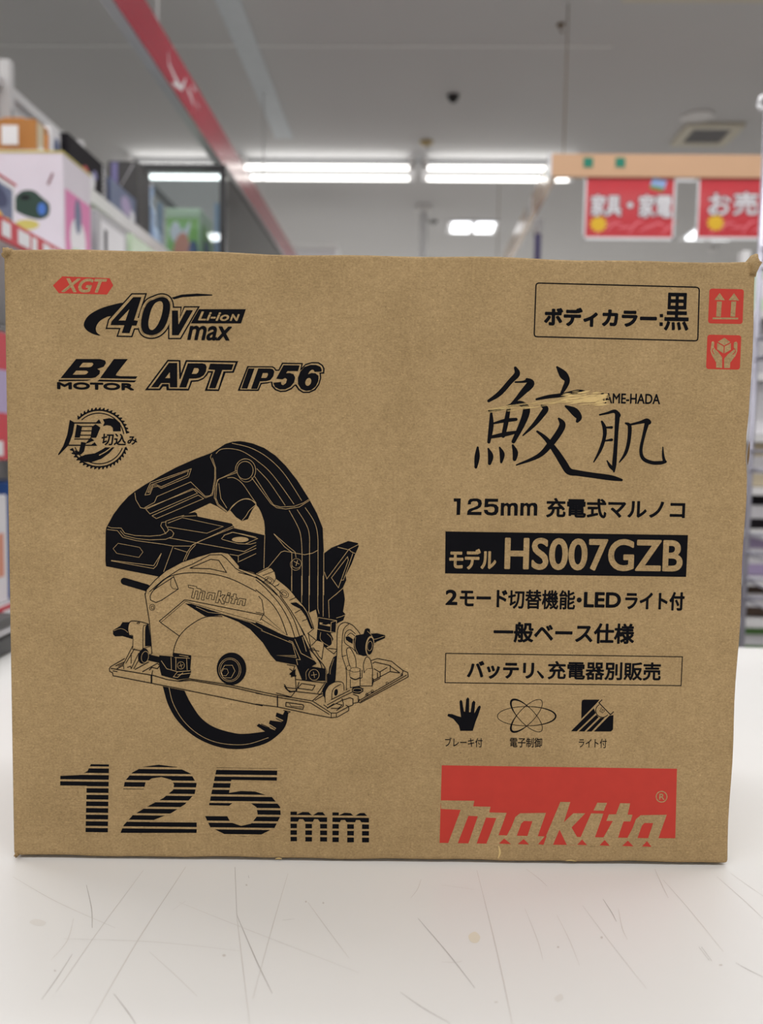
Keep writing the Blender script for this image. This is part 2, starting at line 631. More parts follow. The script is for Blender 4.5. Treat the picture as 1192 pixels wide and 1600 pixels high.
MB().box(-1.10, 1.56, -0.55, 0.60, 0.08, COUNTER_Z - 0.031).box(-1.05, 1.5, -0.5, 0.55, 0.0, 0.079).build('counter_base', 'counter_side', counter)
sc = sp.build('scratches', ['scratch_dark', 'scratch'], counter, 'fine grey scratches in the white top')
for m_, pts in (('stain', [(732, 1462), (742, 1456), (750, 1464), (746, 1473), (736, 1472)]), ('smudge', [(46, 1441), (56, 1436), (72, 1441), (66, 1447), (54, 1446)]), ('smudge', [(866, 1560), (876, 1553), (880, 1560), (872, 1566)])):
    sp = Print(lambda u, v, lift: (u, v, COUNTER_Z + lift), lambda c, x, y: cp(x, y))
    sp.poly('P', pts, 0, 0.4, True)
    sp.build('stain', [m_], counter, 'small faint stain on the white top')

# ------------------------------------------------------------------ the carton
CROP = {
    'P': (0, 0, 1.0), 'A': (150, 680, 4.768), 'B': (350, 680, 4.768), 'C': (160, 900, 4.768), 'D': (400, 900, 4.768),
    'S': (140, 670, 2.2923), 'a': (80, 420, 3.725), 'b': (80, 550, 2.709), 'c': (80, 1180, 2.2923), 'd': (670, 1180, 2.98),
    'e': (1095, 440, 10.6625), 'f': (720, 560, 3.5059), 'h': (685, 1080, 3.9733), 'g': (80, 625, 7.9467),
    'x': (225, 555, 7.45), 'y': (370, 555, 8.2207), 'z': (700, 770, 7.45),
    'k': (840, 440, 4.5846), 'm': (670, 760, 2.7721), 'n': (680, 420, 2.3281),
}


def tr(c, x, y):
    ox, oy, s = CROP[c]
    return face(ox + x / s, oy + y / s)


def front(u, v, lift):
    return (u, -lift, v)


K, T, RD = 0, 1, 2                         # black print, bare board, red print
INKS = ['ink', 'kraft', 'red_ink']


def art():
    return Print(front, tr)


BD = 0.17
foot = TURNM @ Vector((-CX, -CY, 0))
carton = thing('cardboard_box', (foot.x, foot.y, COUNTER_Z),
               'large brown cardboard power tool box printed with a circular saw, standing on the white counter', 'box', rz=TURN)
b = MB()
b.box(-W / 2, W / 2, 0, BD, 0.0012, H, bev=0.0022, seg=3)
bmesh.ops.subdivide_edges(b.bm, edges=[e for e in b.bm.edges if e.calc_length() > 0.1], cuts=28, use_grid_fill=True)
for v in b.bm.verts:
    x, y, z = v.co
    if z > H - 0.003:                        # the top edge is slightly worn
        v.co.z -= 0.0007 * (1 + math.sin(x * 61 + 1.3) * math.sin(x * 23)) * (1 if y < 0.01 else 0.5)
    if z < 0.004:                            # as is the bottom edge
        v.co.z += 0.0005 * (1 + math.sin(x * 97) * math.sin(x * 41 + 2))
    if x > W / 2 - 0.003 and y < 0.01:
        v.co.x -= 0.0008 * (1 + math.sin(z * 53) * math.sin(z * 31 + 1))
        if 0.215 < z < 0.25:
            v.co.x -= 0.0012 * math.sin((z - 0.215) / 0.035 * math.pi)
for f in b.bm.faces:
    f.smooth = False
b.build('box_body', 'kraft', carton)


def dented_corner(cx, cz, sx, sz, flip, seed):
    """crushed, folded-over corner of the board"""
    rnd = random.Random(seed)
    b = MB()
    r = bmesh.ops.create_icosphere(b.bm, subdivisions=3, radius=1.0)
    ph = [rnd.uniform(0, 6) for _ in range(6)]
    for v in r['verts']:
        n = v.co.copy()
        k = 1 + 0.18 * math.sin(4 * n.x + ph[0]) * math.sin(5 * n.z + ph[1]) + 0.12 * math.sin(9 * n.x + ph[2] + 6 * n.y) + 0.08 * math.sin(13 * n.z + ph[3])
        v.co = Vector((cx + n.x * sx * k + flip * n.z * sx * 0.5, 0.004 + n.y * 0.0065 * k, cz + n.z * sz * k))
    for f in b.bm.faces:
        f.smooth = True
    return b.build('crushed_corner', 'kraft', carton, 'crumpled corner of the box')


uu = face(1180, 413)
dented_corner(uu[0] - 0.0005, uu[1] - 0.001, 0.0036, 0.0058, 0.5, 3)
uu = face(9, 393)
dented_corner(uu[0] + 0.0002, uu[1] - 0.0005, 0.0026, 0.0032, 0.3, 5)
uu = face(23, 1337)
dented_corner(uu[0] + 0.0010, uu[1] + 0.0008, 0.0012, 0.0016, -0.3, 8)

# --- upper left badges
p = art()
p.poly('a', [(10, 97), (65, 44), (340, 55), (361, 97), (325, 150), (45, 142)], RD, 0)
p.text('a', 'XGT', 60, 326, 56, 139, T, 1, 0.0, 0.35, grow=3.4)
p.build('platform_badge', INKS, carton, 'red hexagon badge with reversed italic lettering')

p = art()
four = [(478, 165), (526, 165), (482, 300), (506, 302), (496, 331), (471, 331), (456, 375), (411, 374), (426, 329), (346, 328), (352, 306)]
zero = [(600, 178), (640, 165), (676, 175), (692, 212), (686, 270), (664, 332), (628, 372), (585, 386), (544, 376), (525, 342), (526, 290), (541, 235), (566, 195)]
vee = [(703, 243), (738, 243), (741, 325), (786, 241), (826, 241), (742, 387), (703, 387)]
for w, mi, ly in ((46, K, 0), (30, T, 1)):
    for g, sm in ((four, 0), (zero, 1), (vee, 0)):
        lp = catmull(g, True) if sm else g
        (p.outline_loop('a', lp, w, mi, ly) if sm else p.line('a', lp, w, mi, ly, False, True))
        p.poly('a', lp, mi, ly)
for g, sm in ((four, 0), (zero, 1), (vee, 0)):
    p.poly('a', g, K, 2, bool(sm))
p.poly('a', [(393, 301), (433, 301), (455, 236)], T, 3)
p.poly('a', [(627, 190), (645, 194), (651, 222), (640, 280), (616, 332), (590, 356), (571, 346), (567, 308), (581, 245), (602, 205)], T, 3, True)
p.poly('a', [(425, 200), (340, 214), (268, 240), (214, 276), (190, 322), (205, 356), (245, 380), (286, 389), (264, 368), (262, 337), (285, 303), (325, 280), (365, 267)], K, -0.4, True)
p.poly('a', [(700, 168), (760, 150), (850, 144), (938, 150), (938, 156), (850, 160), (765, 165), (715, 178)], K, -0.4)
p.poly('a', [(860, 235), (1133, 235), (1105, 318), (812, 318)], K, 0.2)
p.text('a', 'Li-io', 855, 1036, 250, 303, T, 3, 0.0, 0.3, grow=2.0)
p.text('a', 'N', 1040, 1097, 264, 304, T, 3, 0.0, 0.3, grow=2.6)
p.text('a', 'max', 792, 1052, 333, 418, K, 3, 0.0, 0.25, grow=3.2)
p.build('voltage_badge', INKS, carton)

p = art()
p.poly('a', [(145, 525), (285, 525), (314, 534), (319, 548), (306, 570), (268, 583), (284, 592), (282, 612), (258, 632), (235, 637), (54, 637)], K, 0)
p.poly('a', [(184, 547), (240, 547), (246, 556), (236, 568), (222, 573), (164, 573)], T, 1)
p.poly('a', [(146, 593), (205, 593), (216, 601), (206, 612), (192, 616), (126, 616)], T, 1)
p.poly('a', [(365, 525), (447, 525), (382, 607), (376, 620), (400, 625), (503, 626), (492, 641), (284, 637)], K, 0)
p.poly('a', [(45, 645), (236, 645), (210, 652), (42, 656)], K, 0)
p.poly('a', [(280, 645), (497, 650), (484, 661), (268, 655)], K, 0)
p.text('a', 'MOTOR', 34, 482, 662, 705, K, 0, 0.0, 0.0, grow=4.2)
p.build('motor_badge', INKS, carton)

p = art()
p.poly('x', [(10, 408), (275, 52), (425, 57), (430, 208), (486, 57), (1097, 68), (1045, 205), (948, 207), (872, 418), (706, 415), (782, 205), (752, 203), (735, 235), (690, 280), (630, 305), (560, 312), (522, 412), (262, 408), (258, 365), (222, 365), (188, 408)], K, 0)
p.poly('x', [(48, 388), (282, 74), (405, 74), (411, 276), (426, 276), (500, 78), (1066, 88), (1028, 186), (925, 188), (862, 398), (738, 396), (808, 186), (745, 182), (725, 217), (688, 262), (630, 288), (545, 294), (512, 390), (290, 388), (287, 335), (212, 335), (178, 388)], T, 1)
p.poly('x', [(82, 374), (290, 90), (388, 90), (388, 375), (302, 374), (300, 325), (200, 325), (165, 374)], K, 2)
p.poly('x', [(300, 200), (303, 267), (248, 267)], T, 3)
p.poly('x', [(410, 376), (512, 95), (680, 95), (715, 105), (730, 135), (722, 190), (695, 235), (650, 262), (600, 272), (528, 273), (492, 376)], K, 2)
p.poly('x', [(585, 150), (630, 152), (640, 170), (630, 200), (610, 217), (557, 217)], T, 3)
p.poly('x', [(772, 98), (1043, 106), (1020, 172), (912, 172), (832, 386), (757, 384), (828, 172), (748, 166)], K, 2)
p.build('protection_badge', INKS, carton)

p = art()
p.poly('y', [(10, 457), (135, 140), (460, 142), (490, 160), (505, 185), (535, 185), (580, 95), (850, 100), (835, 160), (880, 112), (960, 88), (1050, 90), (1105, 125), (1128, 172), (1122, 238), (1080, 238), (1085, 290), (1060, 380), (1010, 450), (930, 486), (850, 486), (790, 450), (750, 392), (700, 440), (630, 470), (560, 475), (490, 450), (445, 400), (438, 350), (400, 362), (318, 372), (280, 460)], K, 0)
p.poly('y', [(42, 440), (148, 158), (455, 158), (480, 175), (495, 202), (545, 202), (592, 114), (828, 117), (810, 200), (835, 186), (885, 130), (960, 106), (1045, 108), (1090, 138), (1108, 172), (1106, 218), (1060, 224), (1068, 290), (1045, 370), (1000, 432), (930, 467), (855, 468), (805, 435), (765, 375), (745, 375), (695, 420), (630, 451), (565, 457), (505, 435), (465, 390), (456, 338), (400, 345), (305, 355), (268, 440)], T, 1)
p.poly('y', [(58, 428), (148, 170), (228, 170), (135, 430)], K, 2)
p.poly('y', [(183, 432), (275, 170), (430, 172), (465, 180), (482, 210), (470, 270), (430, 320), (380, 333), (298, 337), (262, 434)], K, 2)
p.poly('y', [(335, 230), (395, 230), (402, 250), (385, 285), (370, 292), (315, 292)], T, 3)
p.poly('y', [(600, 128), (808, 130), (785, 205), (652, 205), (632, 232), (680, 228), (730, 245), (750, 290), (735, 350), (690, 405), (620, 440), (550, 440), (490, 410), (468, 355), (570, 343), (572, 375), (595, 385), (630, 360), (645, 310), (620, 292), (585, 312), (505, 303)], K, 2)
p.poly('y', [(1000, 215), (985, 190), (965, 185), (935, 210), (915, 245), (960, 228), (1010, 232), (1050, 265), (1048, 330), (1015, 400), (955, 450), (890, 460), (825, 435), (785, 370), (785, 290), (815, 210), (870, 150), (945, 125), (1020, 125), (1075, 150), (1090, 185), (1088, 212)], K, 2)
p.disc('y', 918, 343, 36, 52, T, 3, rot=0.35)
p.build('rating_badge', INKS, carton)

# --- round saw blade badge
p = art()
gx, gy = 592, 478
for a0, a1 in ((10, 137), (200, 342)):
    p.ring('g', gx, gy, 352, 352, 20, K, 0, a0, a1)
    p.ring('g', gx, gy, 314, 314, 13, K, 0, a0, a1 - 4)
    k = a0
    while k < a1:
        t0, t1 = math.radians(k), math.radians(k + 7.2)
        t2 = math.radians(k + 0.5)
        p.poly('g', [(gx + 350 * math.cos(t0), gy - 350 * math.sin(t0)), (gx + 388 * math.cos(t2), gy - 388 * math.sin(t2)),
                     (gx + 386 * math.cos(t2 + 0.03), gy - 386 * math.sin(t2 + 0.03)), (gx + 352 * math.cos(t1), gy - 352 * math.sin(t1))], K, 0)
        k += 7.6
p.poly('g', [(640, 240), (720, 225), (800, 238), (858, 285), (866, 388), (768, 391), (764, 345), (740, 322), (690, 312), (642, 326), (662, 280)], K, 0)
p.poly('g', [(322, 722), (420, 680), (540, 662), (620, 622), (672, 588), (786, 588), (720, 660), (620, 732), (500, 772), (420, 770)], K, 0)
p.line('g', [(600, 684), (680, 640), (748, 588)], 12, T, 1)
p.line('g', [(262, 285), (602, 285)], 16, K, 1, False)
p.poly('g', [(550, 284), (594, 240), (626, 293)], K, 1)
p.poly('g', [(232, 246), (292, 280), (268, 420), (216, 562), (94, 686), (84, 676), (150, 570), (200, 430)], K, 1)
p.poly('g', [(318, 303), (386, 328), (356, 468), (290, 468)], K, 1)
p.poly('g', [(508, 330), (552, 300), (612, 342), (560, 468), (488, 470)], K, 1)
for y, xa, xb in ((328, 330, 560), (383, 330, 540), (437, 320, 525), (485, 292, 500)):
    p.line('g', [(xa, y), (xb, y)], 13, K, 1, False)
p.line('g', [(218, 562), (560, 562)], 15, K, 1, False)
p.poly('g', [(496, 556), (542, 524), (572, 571)], K, 1)
p.poly('g', [(440, 524), (488, 466), (536, 502), (424, 548)], K, 1)
p.poly('g', [(372, 520), (432, 530), (408, 640), (372, 676), (312, 684), (288, 624), (346, 640)], K, 1)
p.text('g', '切込', 626, 928, 416, 566, K, 1, 0.0, 0.1, grow=4)
p.text('g', 'み', 946, 1068, 450, 556, K, 1, 0.0, 0.1, grow=4)
p.build('blade_badge', INKS, carton)

# --- body colour panel
p = art()
rr = [(366, 66), (367, 58), (370, 54), (376, 52), (948, 67), (955, 69), (959, 73), (960, 80), (955, 250), (954, 257), (950, 261), (944, 262), (371, 247), (364, 246), (361, 242), (360, 235)]
p.line('n', rr, 4.6, K, 0, False, True)
p.text('k', 'ボディカラー', 46, 854, 190, 326, K, 0, 0.0, grow=7)
p.poly('k', [(874, 232), (898, 232), (898, 256), (874, 256)], K, 0)
p.poly('k', [(872, 292), (896, 292), (896, 318), (872, 318)], K, 0)
p.text('k', '黒', 908, 1084, 80, 352, K, 0, 0.0, grow=4.5)
p.build('colour_panel', INKS, carton)

# --- red handling marks
p = art()


def red_mark(x0, y0, x1, y1, sk):
    q = []
    for cx, cy, a0 in ((x1 - 45, y0 + 45, 90), (x0 + 45, y0 + 45, 180), (x0 + 45, y1 - 45, 270), (x1 - 45, y1 - 45, 0)):
        pass
    for cx, cy, a0 in ((x0 + 45, y0 + 45, 180), (x1 - 45, y0 + 45, 90), (x1 - 45, y1 - 45, 0), (x0 + 45, y1 - 45, 270)):
        for k in range(7):
            t = math.radians(a0 - 15 * k)
            y = cy - 45 * math.sin(t)
            x = cx + 45 * math.cos(t)
            q.append((x - sk * (y - y0) / (y1 - y0), y + 12 * (x - x0) / (x1 - x0)))
    return q


p.poly('e', red_mark(142, 116, 716, 696, 24), RD, 0)
for x in (0, 238):
    p.poly('e', [(312 + x, 190 + x * .02), (398 + x, 312 + x * .02), (222 + x, 305 + x * .02)], T, 1)
    p.poly('e', [(266 + x, 332), (348 + x, 332), (330 + x, 588), (252 + x, 584)], T, 1)
p.poly('e', [(196, 597), (622, 602), (616, 632), (192, 628)], T, 1)
p.build('upright_mark', INKS, carton, 'red square with two upward arrows')
p = art()
p.poly('e', red_mark(108, 884, 672, 1456, 24), RD, 0)
p.poly('e', [(390, 936), (488, 1008), (388, 1066), (280, 1004)], T, 1)
p.poly('e', [(270, 1022), (378, 1080), (374, 1196), (268, 1130)], T, 1)
p.poly('e', [(396, 1080), (498, 1026), (496, 1136), (388, 1198)], T, 1)
hand_l = [(178, 1000), (208, 996), (222, 1018), (214, 1090), (232, 1122), (290, 1178), (352, 1262), (352, 1438), (252, 1434), (252, 1350), (176, 1220), (158, 1150)]
p.poly('e', hand_l, T, 1)
p.line('e', [(214, 1206), (186, 1150), (208, 1112)], 12, RD, 2)
hand_r = [(562, 1006), (592, 1002), (608, 1026), (604, 1160), (572, 1240), (486, 1350), (482, 1440), (384, 1440), (388, 1282), (448, 1212), (556, 1124), (544, 1090), (548, 1020)]
p.poly('e', hand_r, T, 1)
p.line('e', [(528, 1212), (574, 1164), (556, 1118)], 12, RD, 2)
p.build('handle_with_care_mark', INKS, carton, 'red square with two hands holding a cube')

# --- brush lettering
p = art()
for st in (
    [(298, 52, 16), (308, 85, 32), (272, 125, 28), (212, 192, 27), (152, 233, 16)],
    [(298, 130, 9), (340, 128, 12), (366, 122, 20)],
    [(362, 116, 18), (382, 138, 42), (345, 180, 34), (302, 226, 20), (262, 264, 8)],
    [(166, 300, 14), (166, 370, 27), (153, 458, 18)],
    [(156, 288, 14), (232, 274, 18), (312, 246, 26), (352, 264, 36), (358, 295, 40), (334, 362, 34), (288, 455, 22)],
    [(262, 270, 22), (248, 350, 26), (232, 425, 22)],
    [(178, 356, 10), (240, 341, 20), (302, 334, 18)],
    [(160, 432, 16), (240, 416, 24), (302, 404, 16)],
    [(92, 488, 12), (89, 540, 29), (82, 596, 16)], [(150, 494, 9), (163, 535, 30), (157, 576, 18)],
    [(212, 488, 9), (226, 525, 28), (221, 568, 14)], [(284, 476, 12), (298, 515, 30), (294, 552, 22)],
    [(527, 48, 12), (560, 88, 44), (582, 122, 30), (566, 165, 24), (546, 198, 10)],
    [(414, 224, 12), (480, 210, 20), (560, 200, 22), (640, 184, 26), (684, 184, 12)],
    [(442, 260, 12), (464, 276, 32), (440, 314, 30), (398, 366, 22), (340, 422, 8)],
    [(574, 262, 12), (620, 290, 42), (646, 322, 34), (638, 344, 18)],
    [(536, 330, 12), (556, 360, 34), (540, 402, 36), (490, 470, 34), (424, 535, 24), (304, 584, 8)],
    [(418, 400, 12), (466, 440, 24), (520, 510, 34), (562, 575, 40), (592, 618, 38), (640, 628, 32), (720, 640, 30), (820, 654, 30), (880, 666, 14)],
    [(772, 346, 12), (786, 380, 22), (786, 430, 20), (764, 500, 18), (728, 567, 7)],
    [(760, 309, 9), (800, 300, 13), (842, 290, 20), (862, 312, 28)],
    [(858, 305, 28), (852, 400, 22), (846, 500, 22), (840, 580, 24), (838, 620, 10)],
    [(800, 560, 6), (818, 590, 18), (836, 606, 20)],
    [(786, 379, 8), (826, 378, 15)], [(786, 452, 7), (826, 446, 16)],
    [(902, 355, 10), (924, 372, 21), (920, 450, 20), (902, 518, 18), (868, 569, 7)],
    [(922, 364, 11), (980, 351, 16), (1016, 342, 26), (1030, 350, 26)],
    [(1020, 350, 26), (1002, 420, 18), (986, 500, 18), (998, 548, 20), (1042, 570, 20), (1090, 572, 20), (1120, 566, 16)],
    [(1106, 486, 6), (1108, 535, 14), (1116, 566, 18)],
):
    p.line('f', st, 1, K, 0)
p.text('f', 'SAME-HADA', 762, 1092, 192, 249, K, 0, 0.0, grow=1.5)
p.build('brush_lettering', INKS, carton)
p = art()                                    # where a tape was pulled off
rnd = random.Random(4)
for k in range(60):
    x = rnd.uniform(120, 660)
    yc = 300 - (x - 60) * 0.13
    y = yc + rnd.uniform(-16, 16)
    L = rnd.uniform(40, 130)
    p.line('f', [(x, y, 0.6), (x + L * 0.5, y - L * 0.07, rnd.uniform(1, 3.6)), (x + L, y - L * 0.15, 0.6)], 1, 0, 1.2)
for k in range(120):
    x = rnd.uniform(540, 740)
    y = 226 + rnd.gauss(0, 15)
    L = rnd.uniform(30, 90)
    p.line('f', [(x, y, 0.6), (x + L * 0.5, y - L * 0.05, rnd.uniform(2, 6.5)), (x + L, y - L * 0.12, 0.6)], 1, 0, 1.2 + 0.002 * k)
for k in range(14):
    x = rnd.uniform(738, 772)
    y = rnd.uniform(200, 250)
    p.line('f', [(x, y, 2), (x + 16, y - 4, 8), (x + 34, y - 3, 2)], 1, 0, 1.5 + 0.002 * k)
p.build('scuff', ['scuff'], carton, 'pale torn streak across the brush lettering')

# --- text block on the right
p = art()
p.poly('z', [(65, 65), (148, 65), (140, 258), (97, 258), (102, 103), (67, 103)], K, 0)
p.poly('z', [(228, 135), (235, 95), (255, 72), (300, 65), (350, 67), (385, 85), (395, 125), (380, 165), (340, 190), (290, 205), (265, 222), (390, 222), (388, 260), (220, 258), (225, 215), (245, 190), (300, 170), (345, 150), (350, 120), (335, 100), (290, 98), (268, 110), (265, 135)], K, 0)
p.poly('z', [(428, 68), (583, 70), (582, 105), (470, 105), (466, 130), (520, 128), (565, 140), (587, 170), (585, 220), (560, 255), (510, 265), (455, 258), (425, 235), (415, 198), (458, 198), (470, 222), (505, 230), (535, 220), (543, 190), (530, 165), (490, 160), (460, 168), (422, 168)], K, 0)
for dx in (0, 228):
    p.poly('z', [(x + dx, y) for x, y in ((615, 118), (655, 118), (655, 128), (690, 115), (712, 130), (745, 118), (785, 117), (808, 135), (812, 165), (808, 266), (768, 266), (770, 170), (760, 150), (740, 150), (728, 172), (726, 266), (690, 266), (692, 170), (682, 150), (662, 152), (650, 172), (650, 266), (610, 266))], K, 0)
p.text('m', '充電式マルノコ', 508, 1110, 54, 139, K, 0, 0.0, grow=2.7)
p.build('type_lettering', INKS, carton)
p = art()
p.poly('m', [(72, 195), (1122, 211), (1114, 392), (70, 377)], K, 0)
p.text('m', 'モデル', 88, 292, 270, 360, T, 1, 0.0, grow=3.0)
p.text('m', 'HS007GZB', 328, 1100, 226, 365, T, 1, 0.0, grow=4.2)
p.build('model_panel', INKS, carton, 'black bar with reversed model lettering')
p = art()
p.text('m', '2', 72, 124, 447, 514, K, 0, 0.0, grow=3)
p.text('m', 'モード', 134, 340, 447, 523, K, 0, 0.0, grow=2.6)
p.text('m', '切替機能', 343, 634, 448, 532, K, 0, 0.0, grow=2.0)
p.disc('m', 651, 492, 11, 11, K, 0)
p.text('m', 'LED', 671, 832, 458, 525, K, 0, 0.0, grow=3)
p.text('m', 'ライト付', 850, 1107, 456, 537, K, 0, 0.0, grow=2.8)
p.text('m', '一般ベース仕様', 280, 890, 590, 679, K, 0, 0.0, grow=2.9)
p.build('feature_lettering', INKS, carton)
p = art()
p.line('m', [(73, 723), (1098, 738), (1092, 863), (70, 850)], 4, K, 0, False, True)
p.text('m', 'バッテリ', 165, 456, 757, 834, K, 0, 0.0, grow=3.0)
p.line('m', [(472, 802, 8), (492, 826, 13)], 1, K, 0, False)
p.text('m', '充電器別販売', 515, 1005, 759, 839, K, 0, 0.0, grow=2.2)
p.build('notice_panel', INKS, carton)

# --- three small icons
p = art()
p.poly('h', [(135, 246), (126, 212), (92, 172), (55, 154), (60, 140), (86, 142), (120, 155), (140, 160), (135, 120), (130, 65), (138, 53), (147, 60), (158, 125), (165, 128), (172, 50), (182, 37), (191, 48), (190, 130), (199, 130), (208, 70), (219, 57), (229, 68), (222, 138), (246, 95), (257, 88), (263, 97), (246, 150), (230, 190), (213, 246)], K, 0)
p.text('h', 'ブレーキ付', 40, 273, 288, 347, K, 0, 0.0, grow=0.6)
p.build('brake_icon', INKS, carton)
p = art()
p.ring('h', 547, 155, 181, 60, lambda t: 4 + 6 * max(0, math.cos(t)) ** 2, K, 0)
p.ring('h', 547, 152, 132, 48, lambda t: 4 + 9 * max(0, -math.cos(t)) ** 2, K, 0.2, rot=math.radians(46))
p.ring('h', 547, 152, 132, 48, lambda t: 4 + 9 * max(0, -math.cos(t)) ** 2, K, 0.4, rot=math.radians(-46))
p.text('h', '電子制御', 443, 643, 288, 349, K, 0, 0.0, grow=0.8)
p.build('control_icon', INKS, carton)
p = art()
p.poly('h', [(888, 70), (892, 56), (905, 52), (1000, 52), (986, 70), (886, 172)], K, 0)
p.poly('h', [(822, 248), (964, 106), (976, 136), (858, 249)], K, 0)
p.poly('h', [(870, 249), (980, 146), (994, 162), (905, 250)], K, 0)
p.poly('h', [(918, 250), (1004, 166), (1032, 164), (950, 250)], K, 0)
p.poly('h', [(964, 250), (1060, 152), (1086, 148), (1083, 238), (1070, 250)], K, 0)
p.ring('h', 1018, 120, 42, 42, 5, K, 0, 118, 322)
p.line('h', [(1014, 54), (996, 72), (1068, 146), (1086, 128)], 6, K, 0, False)
p.line('h', [(1012, 100), (1002, 124), (1018, 134), (1032, 122), (1018, 112), (1014, 126)], 3, K, 0, False)
p.text('h', 'ライト付', 870, 1044, 294, 352, K, 0, 0.0, grow=0.6)
p.build('light_icon', INKS, carton)

# --- striped size figure
p = art()
p.poly('c', [(142, 32), (207, 33), (203, 276), (123, 275), (127, 109), (32, 108), (33, 74), (100, 71), (130, 57)], K, 0)
p.poly('c', [(258, 122), (264, 92), (290, 62), (330, 41), (385, 34), (450, 42), (500, 66), (521, 102), (514, 138), (480, 175), (432, 206), (362, 234), (352, 240), (521, 241), (521, 278), (248, 278), (260, 250), (292, 215), (340, 186), (402, 153), (436, 125), (440, 105), (430, 88), (395, 78), (360, 83), (338, 98), (332, 122)], K, 0)
p.poly('c', [(593, 44), (810, 47), (808, 91), (645, 88), (637, 135), (680, 128), (730, 130), (790, 149), (820, 185), (822, 216), (800, 260), (750, 285), (690, 292), (620, 282), (570, 258), (551, 218), (630, 218), (642, 240), (680, 253), (716, 245), (740, 215), (735, 186), (715, 172), (680, 167), (650, 171), (637, 181), (565, 179)], K, 0)
mm = [(857, 202), (880, 202), (880, 212), (900, 203), (922, 204), (935, 216), (955, 204), (972, 204), (988, 222), (988, 309), (963, 309), (963, 240), (955, 229), (942, 229), (934, 245), (934, 309), (910, 309), (910, 240), (902, 229), (888, 229), (880, 245), (880, 308), (857, 308)]
p.poly('c', mm, K, 0)
p.poly('c', [(x + 150, y + 3) for x, y in mm], K, 0)
for k in range(11):
    yc = 43.5 + 23.7 * k
    va = tr('c', 165, yc - 3.6)[1]
    vb = tr('c', 165, yc + 3.6)[1]
    ua, ub = tr('c', 28, 150)[0], tr('c', 1150, 150)[0]
    ue = tr('c', 826, 150)[0]
    for a, c in ((ua, tr('c', 212, 150)[0]), (tr('c', 244, 150)[0], tr('c', 526, 150)[0]), (tr('c', 546, 150)[0], ue), (tr('c', 852, 250)[0], ub)):
        if a > ue and k < 6:
            continue
        p.fill_uv([(a, va), (c, va), (c, vb), (a, vb)], T, 1)
p.build('size_figure', INKS, carton, 'large striped black figure')

# --- maker's red panel
p = art()
p.poly('d', [(60, 47), (1155, 63), (1147, 386), (1062, 386), (1035, 424), (50, 408)], RD, 0)
LM = [(55, 210), (212, 212), (206, 238), (287, 240), (281, 266), (362, 268), (322, 378), (322, 412), (268, 411), (314, 292), (266, 290), (222, 411), (184, 410), (228, 284), (184, 282), (134, 410), (90, 409), (148, 254), (57, 250)]
LA = [(362, 376), (386, 330), (402, 288), (424, 270), (545, 268), (506, 378), (458, 378), (482, 307), (442, 306), (430, 318), (408, 378)]
LK = [(612, 217), (658, 218), (628, 312), (672, 270), (728, 270), (664, 336), (692, 384), (692, 417), (642, 417), (608, 346), (578, 416), (528, 415), (556, 350)]
LI1 = [(784, 221), (829, 222), (814, 258), (766, 257)]
LI2 = [(755, 270), (812, 272), (772, 384), (706, 382)]
LT = [(890, 223), (937, 224), (925, 276), (948, 277), (938, 308), (906, 308), (880, 384), (812, 384), (856, 306), (826, 305), (838, 275), (871, 275)]
LB = [(x + 562, y + 9) for x, y in LA]
LETTERS = [LM, LA, LK, LI1, LI2, LT, LB]
for g in LETTERS:
    p.poly('d', g, T, 1)
p.poly('d', [(320, 372), (560, 378), (540, 416), (320, 414)], T, 1)
p.poly('d', [(680, 380), (1150, 388), (1150, 430), (680, 420)], T, 1)
for g in ([(326, 411), (382, 413), (350, 387)], [(414, 413), (466, 415), (441, 389)], [(508, 414), (534, 416), (548, 376), (540, 376)],
          [(690, 416), (736, 418), (713, 392)], [(794, 419), (842, 421), (818, 394)], [(900, 422), (952, 424), (926, 397)], [(992, 424), (1036, 426), (1015, 399)]):
    p.poly('d', g, RD, 2)
p.ring('d', 1083, 193, 25, 25, 4.5, T, 1)
p.text('d', 'R', 1072, 1097, 179, 207, T, 1, 0.0, grow=0.8)
p.build('maker_panel', INKS, carton, "maker's red panel with reversed lettering")
for m_, st in (('scuff', [(779, 1322, 1.5), (781, 1332, 3), (778, 1341, 1.2)]), ('scuff', [(430, 1342, 0.8), (436, 1341, 2), (440, 1342, 0.8)]),
               ('scuff', [(884, 1345, 0.8), (892, 1344, 2), (900, 1346, 0.8)]), ('brown', [(1171, 690, 0.8), (1169, 712, 3.5), (1168, 726, 0.8)])):
    p = art()
    p.line('P', st, 1, 0, 0)
    p.build('worn_edge', [m_], carton, 'small tear in the edge of the board')

# --- the printed circular saw
p = art()
# black shapes of the motor, handle and battery
p.multi([('A', [(76, 690), (92, 660), (130, 590), (182, 520), (242, 455), (292, 415), (362, 370), (480, 302), (600, 238), (740, 176), (858, 132), (904, 104), (965, 64), (1020, 48), (1070, 44)]),
         ('B', [(150, 48), (215, 62), (300, 95), (384, 152), (462, 230), (545, 335), (632, 472), (692, 582), (735, 690), (744, 880), (800, 838), (925, 788), (996, 803), (1004, 826), (976, 890), (950, 960), (906, 1045), (911, 1080), (886, 1135), (896, 1190)]),
         ('D', [(662, 172), (656, 222), (648, 265), (666, 285), (650, 330), (606, 352), (600, 362), (596, 422), (556, 425), (576, 470), (560, 512), (520, 536), (506, 526), (498, 496), (450, 480), (456, 400), (456, 300), (446, 250), (400, 272), (384, 262), (290, 200), (130, 60)]),
         ('S', [(430, 560), (300, 540)]),
         ('A', [(460, 1052), (74, 976), (70, 930), (72, 720)])], K, 0)
